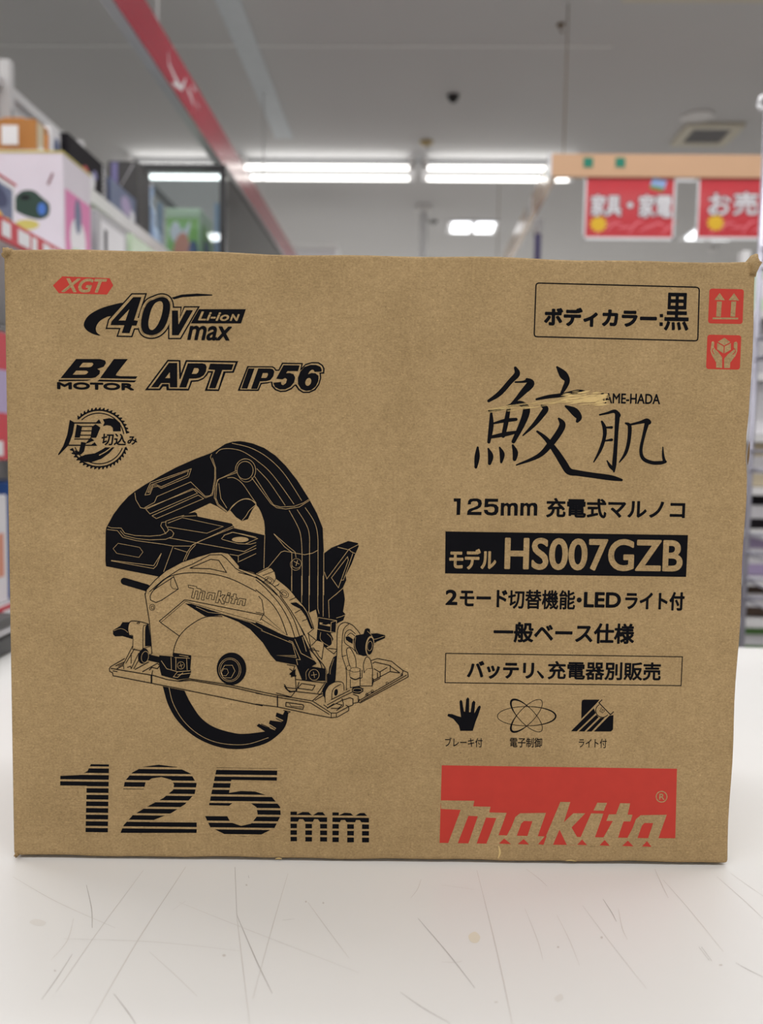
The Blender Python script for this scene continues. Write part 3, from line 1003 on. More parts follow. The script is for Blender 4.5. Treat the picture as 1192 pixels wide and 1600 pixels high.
p.multi([('A', [(850, 506), (905, 532), (972, 576), (1000, 560), (1042, 610), (1088, 639), (1132, 626), (1162, 560), (1192, 518)]),
         ('B', [(258, 540), (278, 580), (298, 640), (304, 690), (303, 740), (75, 690)]),
         ('A', [(1030, 686), (1012, 658), (756, 605), (752, 582), (736, 572), (700, 580), (690, 582), (745, 556), (800, 530)])], T, 1)
p.line('S', [(124, 546), (206, 570)], 26, K, 0, False)                    # rear rod
# tan lines over the black
for st in (
    [(90, 680), (115, 690), (188, 692), (215, 730), (290, 747), (400, 752), (480, 745), (520, 730), (540, 710), (534, 690), (520, 670), (521, 640), (600, 612), (655, 597)],
    [(85, 702), (160, 711), (200, 760), (300, 785), (500, 812), (572, 825)],
    [(182, 712), (212, 748), (300, 770), (400, 780), (520, 775), (570, 755), (580, 730), (562, 708), (545, 703)],
    [(522, 645), (490, 650), (482, 675), (500, 700), (520, 735)],
    [(575, 825), (505, 1015)], [(115, 932), (430, 972), (487, 880)], [(115, 936), (430, 993), (452, 970), (487, 880)],
    [(575, 825), (705, 826), (750, 802), (1030, 672)], [(650, 940), (682, 868), (720, 815), (782, 785), (1022, 690)], [(668, 930), (700, 862), (742, 816)],
    [(545, 765), (760, 803), (1105, 866), (1192, 820)], [(585, 842), (676, 870)],
    [(536, 655), (642, 614), (948, 680), (826, 730), (536, 683)],
    [(935, 772), (960, 742), (1012, 723), (1100, 738), (1192, 760)], [(940, 776), (1060, 808), (1150, 812), (1192, 800)],
    [(985, 885), (1060, 898), (1192, 842)], [(1060, 898), (1060, 945)], [(1058, 945), (1192, 882)],
    [(862, 142), (852, 162), (885, 240), (885, 320), (866, 430), (850, 450), (815, 456), (706, 348), (455, 456), (436, 500), (362, 540)],
    [(290, 430), (297, 480), (332, 540), (366, 546), (738, 400), (816, 466), (868, 446), (892, 330), (891, 240), (868, 170)],
    [(372, 552), (722, 396), (756, 432), (402, 586), (372, 552)], [(418, 600), (450, 621), (802, 472), (762, 446), (418, 600)],
    [(365, 446), (405, 356), (710, 250), (690, 310), (485, 396), (460, 380), (425, 386), (402, 440), (365, 446)],
    [(386, 426), (411, 370), (690, 265), (680, 297), (486, 384), (452, 369), (422, 374), (398, 425), (386, 426)],
    [(882, 470), (886, 400), (906, 332), (1046, 265)], [(892, 482), (902, 350), (916, 326), (1052, 277)],
    [(885, 470), (906, 520), (978, 574), (1000, 554)], [(894, 470), (912, 514), (975, 566)],
    [(915, 360), (930, 470), (975, 542)], [(640, 604), (745, 600)],
):
    p.line('A', st, 4.0, T, 2, smooth=False)
for st in ([(998, 556), (1012, 538), (1060, 494), (1110, 476), (1160, 484), (1192, 506)], [(980, 318), (1030, 318), (1090, 360), (1160, 460), (1192, 505)],
           [(895, 136), (930, 106), (1000, 100), (1090, 120), (1192, 182)]):
    p.line('A', st, 4.2, T, 2)
p.line('A', [(165, 805), (325, 835), (350, 870), (320, 910), (155, 880), (128, 845)], 3, T, 2, False, True)
p.disc('A', 1075, 777, 62, 20, T, 2)
p.ring('B', 157, 262, 60, 67, 4, T, 2)
p.ring('B', 160, 262, 76, 86, 4, T, 2, -35, 185)
p.ring('B', 166, 272, 62, 76, 3, T, 2, 210, 330)
for st in (
    [(240, 185), (330, 260), (420, 370), (520, 512)], [(60, 60), (200, 95), (330, 170), (450, 290), (578, 486)], [(245, 250), (330, 340), (400, 440), (455, 522)],
    [(485, 560), (540, 660), (570, 740), (581, 880), (582, 1190)], [(545, 555), (610, 660), (635, 740), (637, 880), (637, 1190)], [(605, 540), (670, 640), (697, 740), (700, 900), (700, 1190)],
    [(304, 740), (300, 880), (297, 990)], [(40, 560), (70, 520), (130, 480), (190, 475), (240, 515)], [(240, 516), (190, 560), (165, 600), (136, 634)],
):
    p.line('B', st, 4.2, T, 2)
for st in (
    [(230, 310), (340, 480), (370, 520), (420, 535), (520, 530), (590, 505), (632, 478)], [(206, 316), (350, 510), (392, 540), (460, 550), (560, 535), (636, 486)],
    [(743, 870), (743, 1190)], [(505, 880), (505, 1190)], [(330, 985), (425, 870), (450, 862), (520, 876), (600, 890), (660, 878), (702, 855)],
    [(372, 735), (480, 830), (530, 870), (536, 910)], [(372, 735), (450, 830), (502, 870)],
    [(748, 1020), (766, 1070), (930, 850), (1000, 815)], [(848, 834), (922, 852)], [(930, 850), (948, 868), (976, 880)],
    [(800, 1062), (920, 905), (926, 930), (852, 1136), (800, 1062)], [(870, 1080), (890, 1078), (960, 880)], [(830, 1190), (906, 1120)],
    [(522, 940), (560, 960)], [(548, 932), (536, 972)], [(75, 690), (300, 742)], [(0, 745), (70, 722), (250, 770), (160, 810)],
):
    p.line('B', st, 4.2, T, 2, smooth=False)
p.ring('B', 540, 955, 36, 36, 3, T, 2)
p.ring('B', 534, 962, 40, 44, 2.5, T, 2, 150, 330)
for st in ([(545, 310), (540, 182), (660, 80)], [(500, 0), (500, 300)], [(460, 0), (460, 240), (470, 280)], [(395, 0), (395, 268)], [(340, 0), (340, 206)], [(265, 0), (265, 112)],
           [(600, 312), (640, 300), (662, 290)]):
    p.line('D', st, 4.2, T, 2, smooth=False)

# gear case and blade guard: bare board over the black
p.multi([('A', [(366, 1192), (378, 1150), (440, 1080), (520, 1010), (640, 945), (760, 905), (862, 875), (920, 870), (986, 880), (1012, 910), (1062, 968)]),
         ('B', [(112, 992), (180, 1012), (240, 1030), (322, 985), (352, 992), (376, 1020), (386, 1070), (450, 1110), (522, 1192)]),
         ('D', [(290, 156), (372, 244), (400, 300), (430, 390), (428, 450), (330, 640), (200, 640)]),
         ('C', [(372, 575), (342, 330), (315, 130)])], T, 3)
LW = 6.4
for st in (
    [(366, 1192), (378, 1150), (440, 1080), (520, 1010), (640, 945), (760, 905), (862, 875), (930, 871), (986, 880), (1014, 912), (1062, 968), (1192, 1030)],
    [(400, 1165), (500, 1078), (620, 1000), (720, 960), (850, 891), (935, 890), (972, 918), (1040, 992), (1075, 1012), (1192, 1060)],
    [(700, 990), (855, 924), (915, 932), (940, 970), (972, 1022), (850, 995), (700, 990)],
):
    p.line('A', st, LW, K, 4, smooth=False)
p.line('A', [(430, 1150), (530, 1062), (640, 1030), (760, 1025), (900, 1040), (1030, 1080), (1192, 1162)], LW, K, 4)
for st in ([(110, 992), (250, 1042), (330, 1090), (400, 1150), (440, 1192)], [(110, 1022), (240, 1062), (340, 1140), (395, 1192)]):
    p.line('B', st, LW, K, 4)
for st in ([(180, 145), (262, 262), (322, 362), (358, 440)], [(0, 5), (100, 78), (200, 190), (280, 320), (325, 450)], [(0, 28), (80, 98), (180, 215), (250, 340), (290, 458)],
           [(0, 102), (110, 196), (180, 300), (232, 440)], [(0, 345), (100, 392), (200, 440), (280, 460), (350, 440)], [(150, 18), (240, 90), (300, 160), (372, 246), (410, 330), (430, 392)],
           [(330, 375), (365, 440), (420, 560), (500, 660), (515, 690)], [(400, 545), (440, 590), (480, 650), (492, 690)]):
    p.line('D', st, LW, K, 4)
for st in ([(255, 200), (300, 195), (350, 230), (380, 275), (425, 390), (410, 395), (370, 300), (330, 245), (270, 215)],):
    p.poly('D', st, K, 4)
for st in ([(290, 275), (350, 240)], [(345, 335), (385, 318)], [(60, 40), (90, 15)], [(140, 78), (170, 62)], [(250, 180), (300, 158)], [(430, 392), (390, 425), (410, 545)], [(20, 150), (45, 180), (60, 280), (30, 330)],
           [(60, 290), (230, 440), (40, 320)], [(0, 268), (60, 282)], [(385, 425), (450, 480)]):
    p.line('D', st, 5.4, K, 4, smooth=False)
p.ring('D', 100, 32, 36, 22, 4, K, 4, rot=0.5)
p.ring('D', 100, 32, 20, 12, 4, K, 4, rot=0.5)
p.ring('D', 210, 132, 36, 24, 4, K, 4, rot=0.6)
p.ring('D', 210, 132, 20, 12, 4, K, 4, rot=0.6)
for st in ([(250, 1030), (345, 985)], [(290, 1045), (380, 1010)], [(376, 1090), (384, 1070)], [(400, 1120), (410, 1105)]):
    p.line('B', st, 5, K, 4, smooth=False)
p.line('C', [(318, 130), (350, 330), (370, 575)], LW, K, 4, smooth=False)
p.line('C', [(356, 150), (360, 180), (400, 197), (442, 180), (566, 96), (530, 2)], LW, K, 4, smooth=False)
p.line('C', [(356, 150), (384, 104), (470, 46), (528, 8)], LW, K, 4)
p.line('C', [(512, 14), (510, 70), (530, 94), (566, 96)], 4, K, 4)
p.ring('C', 372, 233, 20, 23, 4, K, 4)
p.ring('C', 374, 235, 10, 12, 4, K, 4)
p.line('C', [(425, 335), (612, 178), (640, 180), (1192, 290)], LW, K, 4, smooth=False)
p.line('C', [(436, 346), (620, 188), (660, 200), (900, 268), (1192, 350)], 3.6, K, 4, smooth=False)
p.line('C', [(425, 335), (440, 350), (574, 447)], LW, K, 4, smooth=False)
p.line('C', [(526, 592), (540, 520), (576, 445), (650, 370), (765, 306), (892, 300)], LW, K, 4)
# black lower guard lever
p.multi([('C', [(615, 203), (662, 206), (900, 282), (1140, 350)]),
         ('D', [(0, 348), (100, 392), (200, 442), (285, 462), (350, 444), (396, 545), (412, 600), (452, 652), (400, 682), (372, 700), (368, 780), (344, 775), (298, 662), (150, 634), (108, 588), (50, 496)]),
         ('C', [(1100, 396), (1010, 340), (892, 292), (766, 300)])], K, 4)
for st in ([(40, 405), (270, 500), (300, 606), (155, 590), (290, 592)], [(246, 480), (272, 490), (330, 622), (300, 620)], [(290, 470), (336, 575), (440, 630)], [(345, 455), (375, 560)], [(300, 620), (310, 660)]):
    p.line('D', st, 4.0, T, 5, smooth=False)
p.line('C', [(700, 230), (790, 270), (900, 282), (1100, 345), (1192, 400)], 3.0, T, 5, smooth=False)

# lettering on the guard: outlines of the maker's letters
ax, ay = 1070 - 640, 172 - 65


def mini(x, y):
    yy = (y - 210) - (x - 55) * 0.0656
    return (640 + (x - 55) * 0.4087 + yy * 0.05, 66 + (x - 55) * 0.1020 + yy * 0.47)


for g in LETTERS:
    q = [mini(x, y) for x, y in g]
    p.outline_loop('C', q, 4.4, K, 5)

# hub
p.disc('C', 962, 690, 110, 121, K, 4)
p.ring('C', 950, 698, 82, 88, 3, T, 5)
p.ring('C', 950, 698, 70, 78, 3, T, 5)
p.line('C', [(882, 712), (912, 664), (968, 664), (988, 706), (960, 758), (900, 756)], 3.4, T, 5, False, True)
p.line('C', [(888, 716), (904, 690), (930, 692), (940, 718), (922, 742), (896, 740)], 3, T, 5, False, True)
# blade below the base plate
rim = catmull([(262, 922), (268, 945), (282, 990), (312, 1042), (362, 1092), (422, 1126), (490, 1145), (560, 1145), (632, 1126), (682, 1090), (704, 1058), (712, 1016)])
teeth = [(700, 1008), (692, 1024), (670, 1016), (666, 1030), (694, 1044), (688, 1050), (646, 1044), (642, 1056), (668, 1072), (664, 1080), (628, 1066), (606, 1056), (598, 1064), (628, 1084)]
bore = catmull([(600, 1088), (560, 1092), (520, 1090), (450, 1070), (400, 1036), (362, 982), (340, 938)])
p.poly('S', rim + teeth + bore, K, 0)
p.line('S', [(284, 924), (300, 985), (340, 1050), (400, 1100), (470, 1126), (560, 1130), (640, 1106)], 1.9, T, 1)
for st in ([(210, 820), (250, 860), (300, 855)], [(210, 806), (228, 830), (296, 838)], [(250, 690), (290, 720), (300, 850), (260, 900), (150, 870)], [(232, 660), (290, 670), (270, 720), (262, 750), (300, 740)],
           [(40, 1102), (100, 1130)], [(205, 1000), (255, 1010), (225, 1030)], [(150, 1060), (200, 1085)], [(105, 1115), (150, 1145)]):
    p.line('D', st, 5.4, K, 4, smooth=False)
p.poly('D', [(210, 806), (228, 842), (262, 856), (300, 852), (290, 862), (250, 868), (218, 838)], K, 4)
p.poly('D', [(246, 730), (270, 710), (296, 690), (290, 730), (300, 750), (270, 745)], K, 4)

# rear bracket and knobs (left)
p.poly('C', [(78, 405), (132, 372), (150, 344), (225, 344), (225, 470), (150, 448), (95, 450), (80, 436)], K, 0)
p.line('C', [(85, 408), (130, 392), (165, 400), (190, 420)], 3, T, 1)
p.poly('C', [(322, 372), (352, 356), (364, 520), (320, 524)], K, 0)
p.poly('C', [(196, 360), (215, 336), (280, 340), (345, 358), (305, 378), (302, 545), (228, 545), (228, 446), (202, 440), (192, 400)], T, 2)
p.line('C', [(196, 360), (215, 336), (280, 340), (345, 358)], LW, K, 3)
p.line('C', [(196, 360), (192, 400), (202, 440), (228, 447), (226, 545)], 4.4, K, 3)
p.line('C', [(345, 360), (318, 366), (304, 390), (302, 545)], 4.4, K, 3)
p.line('C', [(336, 366), (322, 385), (320, 520)], 3.6, K, 3)
p.ring('C', 268, 350, 10, 5, 5, K, 3)
for st in ([(226, 520), (155, 660)], [(240, 540), (175, 650)], [(226, 545), (302, 560)], [(215, 575), (215, 650)], [(270, 575), (215, 690)], [(290, 590), (235, 690)], [(120, 672), (155, 655), (160, 690)], [(185, 680), (210, 672), (215, 690)]):
    p.line('C', st, 5.4, K, 3, smooth=False)
p.disc('C', 306, 596, 38, 58, K, 3, rot=0.25)
p.ring('C', 318, 602, 26, 42, 3, T, 4, rot=0.2)
p.line('C', [(300, 540), (365, 520), (368, 580), (325, 590)], 4, K, 3, smooth=False)
p.line('C', [(340, 605), (440, 628)], 46, K, 3, False)
p.poly('C', [(420, 630), (425, 590), (528, 600), (528, 570), (662, 590), (662, 610), (655, 690), (662, 715), (645, 760), (560, 772), (440, 740), (428, 690)], K, 3)
for st in ([(440, 632), (480, 690), (560, 712), (655, 705)], [(512, 604), (515, 695)], [(548, 610), (548, 700)], [(628, 610), (632, 700)], [(540, 606), (650, 612)], [(575, 590), (640, 600)], [(560, 712), (530, 750), (560, 755), (600, 720)], [(560, 735), (660, 722)]):
    p.line('C', st, 4.2, T, 4, smooth=False)
p.ring('C', 586, 665, 26, 27, 3, T, 4)
p.line('C', [(570, 670), (602, 660)], 3, T, 4, False)
p.line('C', [(582, 648), (590, 682)], 3, T, 4, False)

# base plate
for st in (
    [(165, 615), (62, 675), (52, 690), (55, 710), (76, 720), (80, 742), (560, 836), (1192, 966)], [(66, 688), (380, 740), (480, 770), (560, 782), (650, 765), (960, 812), (1192, 864)],
    [(80, 706), (110, 712)], [(570, 784), (660, 776), (960, 826), (1192, 880)], [(245, 695), (345, 640)], [(300, 712), (410, 650), (420, 660)], [(350, 700), (370, 680), (410, 690), (425, 670)],
    [(100, 668), (165, 640)], [(110, 690), (150, 668)], [(375, 705), (366, 745)],
):
    p.line('C', st, LW, K, 3, smooth=False)
p.line('C', [(366, 742), (366, 790)], 12, K, 3, False)
for st in (
    [(0, 854), (165, 888), (420, 930), (560, 1020), (602, 1020), (690, 972)], [(0, 872), (160, 902), (405, 944), (545, 1030)], [(0, 954), (160, 974), (400, 1026), (560, 1055), (606, 1050), (690, 1002), (690, 972), (670, 962)],
    [(560, 1022), (560, 1055)], [(598, 1028), (598, 1045)],
    [(850, 632), (872, 624), (905, 614), (1010, 635), (1095, 704), (1130, 718), (1134, 750), (776, 945), (764, 936), (770, 918)],
    [(772, 925), (1085, 742), (1095, 704)], [(778, 935), (1120, 738)], [(870, 650), (885, 640), (990, 664), (1070, 720)], [(1000, 664), (1000, 710), (870, 778)], [(1000, 712), (1070, 722)],
    [(880, 690), (920, 715), (975, 682)], [(925, 712), (925, 752)], [(905, 720), (905, 760)], [(870, 790), (925, 760)],
    [(420, 930), (470, 885), (520, 870)], [(440, 925), (500, 890)], [(300, 770), (500, 795), (520, 790)], [(340, 800), (440, 815), (420, 850), (310, 835), (340, 800)], [(320, 790), (300, 860), (480, 880), (510, 830)],
    [(460, 870), (510, 800)], [(530, 960), (640, 900), (720, 862), (800, 838)], [(530, 985), (640, 925), (700, 906)], [(505, 960), (535, 980), (580, 950)], [(560, 985), (615, 985), (640, 960), (600, 950)],
    [(600, 1000), (650, 968)], [(700, 906), (722, 915), (722, 960), (690, 972)], [(724, 880), (762, 895), (762, 940), (724, 948)], [(640, 912), (650, 945), (650, 968)],
):
    p.line('D', st, 5.8, K, 3, smooth=False)
p.line('D', [(160, 895), (160, 970)], 8, K, 3, False)
p.line('D', [(224, 940), (350, 958), (356, 972), (348, 992), (222, 970)], LW, K, 3, False, True)
p.line('D', [(250, 950), (260, 968), (345, 976)], 4, K, 3, smooth=False)
for q in ((1085, 735), (976, 797), (866, 856), (826, 880)):
    p.ring('D', q[0], q[1], 8, 8, 4, K, 3)
p.line('D', [(812, 890), (850, 862), (870, 870)], 4, K, 3, False)

# front bracket, clip and knobs (right)
p.poly('D', [(600, 590), (575, 605), (545, 680), (540, 722), (530, 730), (528, 800), (590, 780)], K, 3)
p.line('D', [(580, 615), (556, 690), (552, 730)], 3, T, 4)
p.poly('D', [(590, 770), (602, 570), (606, 420), (622, 368), (660, 346), (720, 368), (775, 430), (790, 560), (822, 600), (850, 620), (868, 700), (868, 815), (780, 815), (700, 830), (650, 850), (640, 800)], T, 3.5)
for st in ([(590, 770), (602, 570), (606, 420), (622, 368), (660, 346), (712, 362), (752, 400), (775, 432)], [(690, 358), (660, 385), (646, 430), (640, 580), (672, 700), (672, 850)],
           [(740, 430), (700, 400), (668, 420), (658, 460), (664, 500), (720, 540), (740, 560)], [(735, 445), (705, 425), (680, 445)], [(745, 680), (740, 610), (705, 540), (685, 535), (674, 560), (690, 640), (700, 670)],
           [(805, 715), (800, 660), (820, 605), (850, 620), (866, 690)], [(805, 720), (830, 690), (868, 690)]):
    p.line('D', st, 5.8, K, 4)
for st in ([(640, 600), (672, 590)], [(702, 770), (702, 830), (780, 818), (865, 818), (868, 690)], [(775, 690), (775, 815)], [(790, 700), (790, 755), (775, 765)], [(690, 715), (690, 830), (672, 845)], [(868, 760), (876, 770), (868, 810)]):
    p.line('D', st, 5.6, K, 4, smooth=False)
p.ring('D', 738, 698, 38, 17, 4, K, 4)
p.line('D', [(700, 700), (702, 755), (740, 768), (776, 752), (776, 700)], 4.2, K, 4)
p.line('D', [(704, 756), (740, 770), (776, 756)], 9, K, 4)
p.disc('D', 690, 684, 14, 17, T, 4.5)
p.ring('D', 690, 684, 16, 19, 4, K, 5)
p.poly('D', [(712, 850), (722, 824), (770, 822), (796, 838), (800, 858), (770, 878), (725, 872)], K, 4)
p.ring('D', 755, 850, 34, 14, 3, T, 5)
p.poly('D', [(666, 452), (690, 448), (722, 470), (720, 505), (690, 490), (670, 474)], K, 4.2)
p.poly('D', [(745, 440), (800, 432), (812, 395), (830, 388), (848, 395), (850, 430), (900, 426), (962, 440), (960, 462), (900, 488), (882, 500), (870, 560), (845, 592), (800, 596), (748, 580), (728, 530), (726, 470)], K, 4.2)
p.disc('D', 848, 520, 32, 74, T, 5, rot=0.12)
p.disc('D', 850, 522, 25, 64, K, 6, rot=0.12)
p.ring('D', 848, 520, 18, 36, 3, T, 7, rot=0.12)
p.line('D', [(742, 455), (736, 520), (760, 580)], 3, T, 5)
p.line('D', [(830, 410), (860, 440), (880, 470), (955, 448)], 3, T, 5)
# pivot pads
p.poly('D', [(368, 690), (405, 672), (520, 690), (528, 700), (526, 780), (370, 780)], K, 4)
p.ring('D', 432, 735, 38, 40, 3.4, T, 5)
p.line('D', [(412, 738), (452, 732)], 3.4, T, 5, False)
p.line('D', [(428, 714), (436, 756)], 3.4, T, 5, False)
p.line('D', [(376, 770), (372, 720), (392, 690)], 3, T, 5)
p.line('D', [(522, 695), (520, 775)], 3, T, 5, False)
p.poly('D', [(494, 845), (520, 795), (585, 770), (590, 785), (545, 815), (516, 860), (516, 915), (500, 890)], K, 3.4)
p.poly('D', [(516, 940), (516, 862), (545, 812), (600, 786), (652, 798), (654, 850), (610, 890)], T, 4.2)
for st in ([(516, 940), (516, 862), (545, 812), (600, 786), (648, 796), (656, 850)], [(565, 915), (568, 862), (585, 832), (630, 806)], [(560, 920), (700, 850)]):
    p.line('D', st, 5.8, K, 5)
p.disc('D', 596, 866, 14, 26, K, 5, rot=0.15)
# cable clip
for st in ([(462, 308), (600, 332), (594, 420)], [(462, 308), (456, 395), (556, 416), (594, 422)], [(560, 345), (556, 416)], [(562, 344), (600, 332)]):
    p.line('D', st, 4.2, T, 2, smooth=False)
p.poly('D', [(474, 344), (552, 360), (552, 376), (474, 360)], T, 2)
p.poly('D', [(500, 349), (540, 357), (520, 364), (486, 358)], K, 3)
p.line('D', [(482, 420), (478, 465), (500, 495), (540, 520)], 3, T, 2)
p.line('D', [(530, 430), (560, 460), (566, 500)], 3, T, 2)
for st in ([(400, 540), (430, 535), (470, 600), (490, 620), (505, 515)], [(415, 515), (450, 480)], [(520, 535), (580, 580), (600, 556)], [(540, 538), (600, 545)], [(410, 545), (470, 560)]):
    p.line('D', st, 5.4, K, 3, smooth=False)
p.build('saw_illustration', INKS, carton, 'black line illustration of a cordless circular saw')


# ------------------------------------------------------------------ where a photo pixel lies at a given distance into the shop
def at(px, py, y):
    d = TURNM @ ray(px, py)
    t = y / d.y
    return (d.x * t, y, EYE + d.z * t)


# ------------------------------------------------------------------ ceiling lights
def batten(x0, x1, y0, y1, label, tubes, lit='tube'):
    t = thing('fluorescent_light', ((x0 + x1) / 2, (y0 + y1) / 2, CEIL), label, 'ceiling light', 'fluorescent lights on the ceiling')
    hx = (x1 - x0) / 2
    hy = (y1 - y0) / 2
    MB().box(-hx, hx, -0.05, 0.05, -0.03, -0.001, bev=0.006).build('housing', 'grey', t)
    for s in (-1, 1):
        MB().box(s * (hx - 0.03) - 0.018, s * (hx - 0.03) + 0.018, -hy, hy, -0.045, -0.0305).build('tube_bracket', 'white', t)
    up = bpy.data.lights.new('tube_glow', 'AREA')
    up.shape = 'RECTANGLE'
    up.size, up.size_y = hx * 1.9, hy * 1.6
    up.energy = UP_WATTS * hx
    uo = bpy.data.objects.new('tube_glow', up)
    COL.objects.link(uo)
    uo.parent = t
    uo.location = (0, 0, -0.14)
    uo.rotation_euler = (math.pi, 0, 0)
    for yy in tubes:
        yy -= (y0 + y1) / 2
        MB().tube((-hx + 0.05, yy, -0.082), (hx - 0.05, yy, -0.082), 0.016, 16).build('lamp_tube', lit, t)
        for s in (-1, 1):
            MB().box(s * (hx - 0.03) - 0.018, s * (hx - 0.03) + 0.018, yy - 0.014, yy + 0.014, -0.098, -0.0455).build('lamp_holder', 'white', t)
    return t


UP_WATTS = 1.3
LX = lambda px: at(px, 266, 6.1)[0]
batten(LX(376) , LX(650), 5.97, 6.33, 'long lit fluorescent ceiling light between the red beam and the pale sprinkler', (6.035, 6.265))
batten(LX(657), LX(905), 5.97, 6.33, 'long lit fluorescent ceiling light ending behind the tan sign frame', (6.035, 6.265))
batten(LX(200), LX(369), 5.97, 6.33, 'lit fluorescent ceiling light seen through the glass cabinet', (6.035, 6.265))
q0, q1 = at(970, 4, 3.92), at(1240, 2, 3.92)
t = thing('fluorescent_light', ((q0[0] + q1[0]) / 2, 3.78, CEIL), 'cream edge of a ceiling light at the top right corner, cut by the frame', 'ceiling light', 'fluorescent lights on the ceiling')
hx = (q1[0] - q0[0]) / 2
MB().box(-hx, hx, -0.14, 0.14, -0.045, -0.001, bev=0.006).build('housing', 'offwhite', t)
MB().tube((-hx + 0.05, -0.02, -0.07), (hx - 0.05, -0.02, -0.07), 0.016, 16).build('lamp_tube', 'white_gloss', t)


def troffer(px0, px1, py0, py1, label):
    a = at(px0, py1, 7.3)
    y = (CEIL - EYE) * FPX / (697.5 - (py0 + py1) / 2) * 1.0
    c = at((px0 + px1) / 2, (py0 + py1) / 2, y)
    t = thing('recessed_light', (c[0], c[1], CEIL), label, 'ceiling light', 'recessed square ceiling lights')
    h = (px1 - px0) / 2 / FPX * y
    b = MB()
    b.box(-h, h, -h, h, -0.012, -0.001, bev=0.003)
    b.build('light_frame', 'white_gloss', t)
    for s in (-1, 1):
        MB().box(s * h * 0.46 - h * 0.36, s * h * 0.46 + h * 0.36, -h * 0.8, h * 0.55, -0.03, -0.012, bev=0.008).build('lamp_panel', 'lamp', t)
    MB().box(-h * 0.05, h * 0.05, -h * 0.8, h * 0.8, -0.022, -0.012).build('lamp_divider', 'white', t)
    return t


troffer(699, 777, 347, 376, 'bright recessed square ceiling light above the middle of the box')
troffer(1072, 1152, 361, 377, 'bright recessed square ceiling light behind the lower edge of the right red sign')

# ------------------------------------------------------------------ red hanging beam
by0, by1 = 1.6, 7.2
bt = EYE + 1.361
bb = bt - 0.141
bx = -0.842
beam = thing('hanging_beam', (bx, (by0 + by1) / 2, bb), 'long glossy red beam hanging under the ceiling and running away from the camera', 'beam')
L = (by1 - by0) / 2
MB().box(-0.042, -0.004, -L, L, 0, 0.141).build('beam_core', 'beam_pale', beam)
MB().box(-0.0039, 0, -L, L, 0.0, 0.141).build('red_face', 'beam_red', beam, 'glossy red face')
for yy in (-1.45, 0.6):
    MB().tube((-0.02, yy, 0.1412), (-0.02, yy, CEIL - bb - 0.0005), 0.004, 8).build('hanger_rod', 'white', beam)
dp = Print(lambda u, v, lift: (lift, u, v), lambda c, x, y: (x, y))
ym = (by0 + by1) / 2


def beam_uv(px, py):
    d = TURNM @ ray(px, py)
    t_ = bx / d.x
    return (d.y * t_ - ym, EYE + d.z * t_ - bb)


for st in ([(263, 82, 2), (264, 100, 5), (272, 118, 6), (280, 134, 9)], [(270, 130, 4), (284, 138, 8), (290, 124, 4)], [(293, 138, 5), (298, 150, 7), (302, 162, 5)], [(300, 134, 3), (306, 142, 4)], [(306, 160, 2), (310, 168, 4)]):
    pts = [beam_uv(x, y) + (w * 0.0021,) for x, y, w in st]
    dp.stroke_uv([q[:2] for q in pts], [q[2] for q in pts], 0, 1)
dp.build('beam_lettering', ['white_gloss'], beam, 'white brushed marks on the red face')

# ------------------------------------------------------------------ tan sign frame with the two red signs
FY = 4.0
c0, c1 = at(862, 240, FY), at(866, 275.5, FY)
fx0, ft, fb = c0[0], c0[2], c1[2]
frame = thing('hanging_board', (fx0, FY, fb), 'tan board frame hanging from the ceiling with two green squares, above the red signs', 'sign frame')
hh = ft - fb
MB().box(0.0, 1.9, 0, 0.03, 0, hh).build('front_board', 'tan', frame)
MB().box(0.0, 0.03, 0.0305, 3.6, 0, hh).build('side_board', 'tan_gloss', frame)
for px in (919, 969):
    c = at(px, 254, FY)
    MB().box(c[0] - fx0 - 0.021, c[0] - fx0 + 0.021, -0.003, -0.0002, c[2] - fb - 0.021, c[2] - fb + 0.021).build('green_square', 'teal', frame, 'teal green square')
MB().box(-0.012, 0.0, -0.004, 0.034, -0.002, hh + 0.004).build('end_cap', 'white_gloss', frame)
for xx, yy in ((0.055, 0.015), (1.5, 0.015), (0.015, 2.6)):
    MB().tube((xx, yy, hh), (xx, yy, CEIL - fb - 0.0005), 0.0025, 6).build('hanger_wire', 'brown', frame)
MB().box(-0.006, 0.0, 0.62, 0.8, 0.012, hh - 0.012).build('side_glint', 'white_gloss', frame, 'white glint built as a plate on the side board')  # white plate stands in for a glint on the glossy board
MB().box(-0.006, 0.0, 0.06, 0.11, 0.03, 0.07).build('green_square', 'teal', frame, 'teal green square')


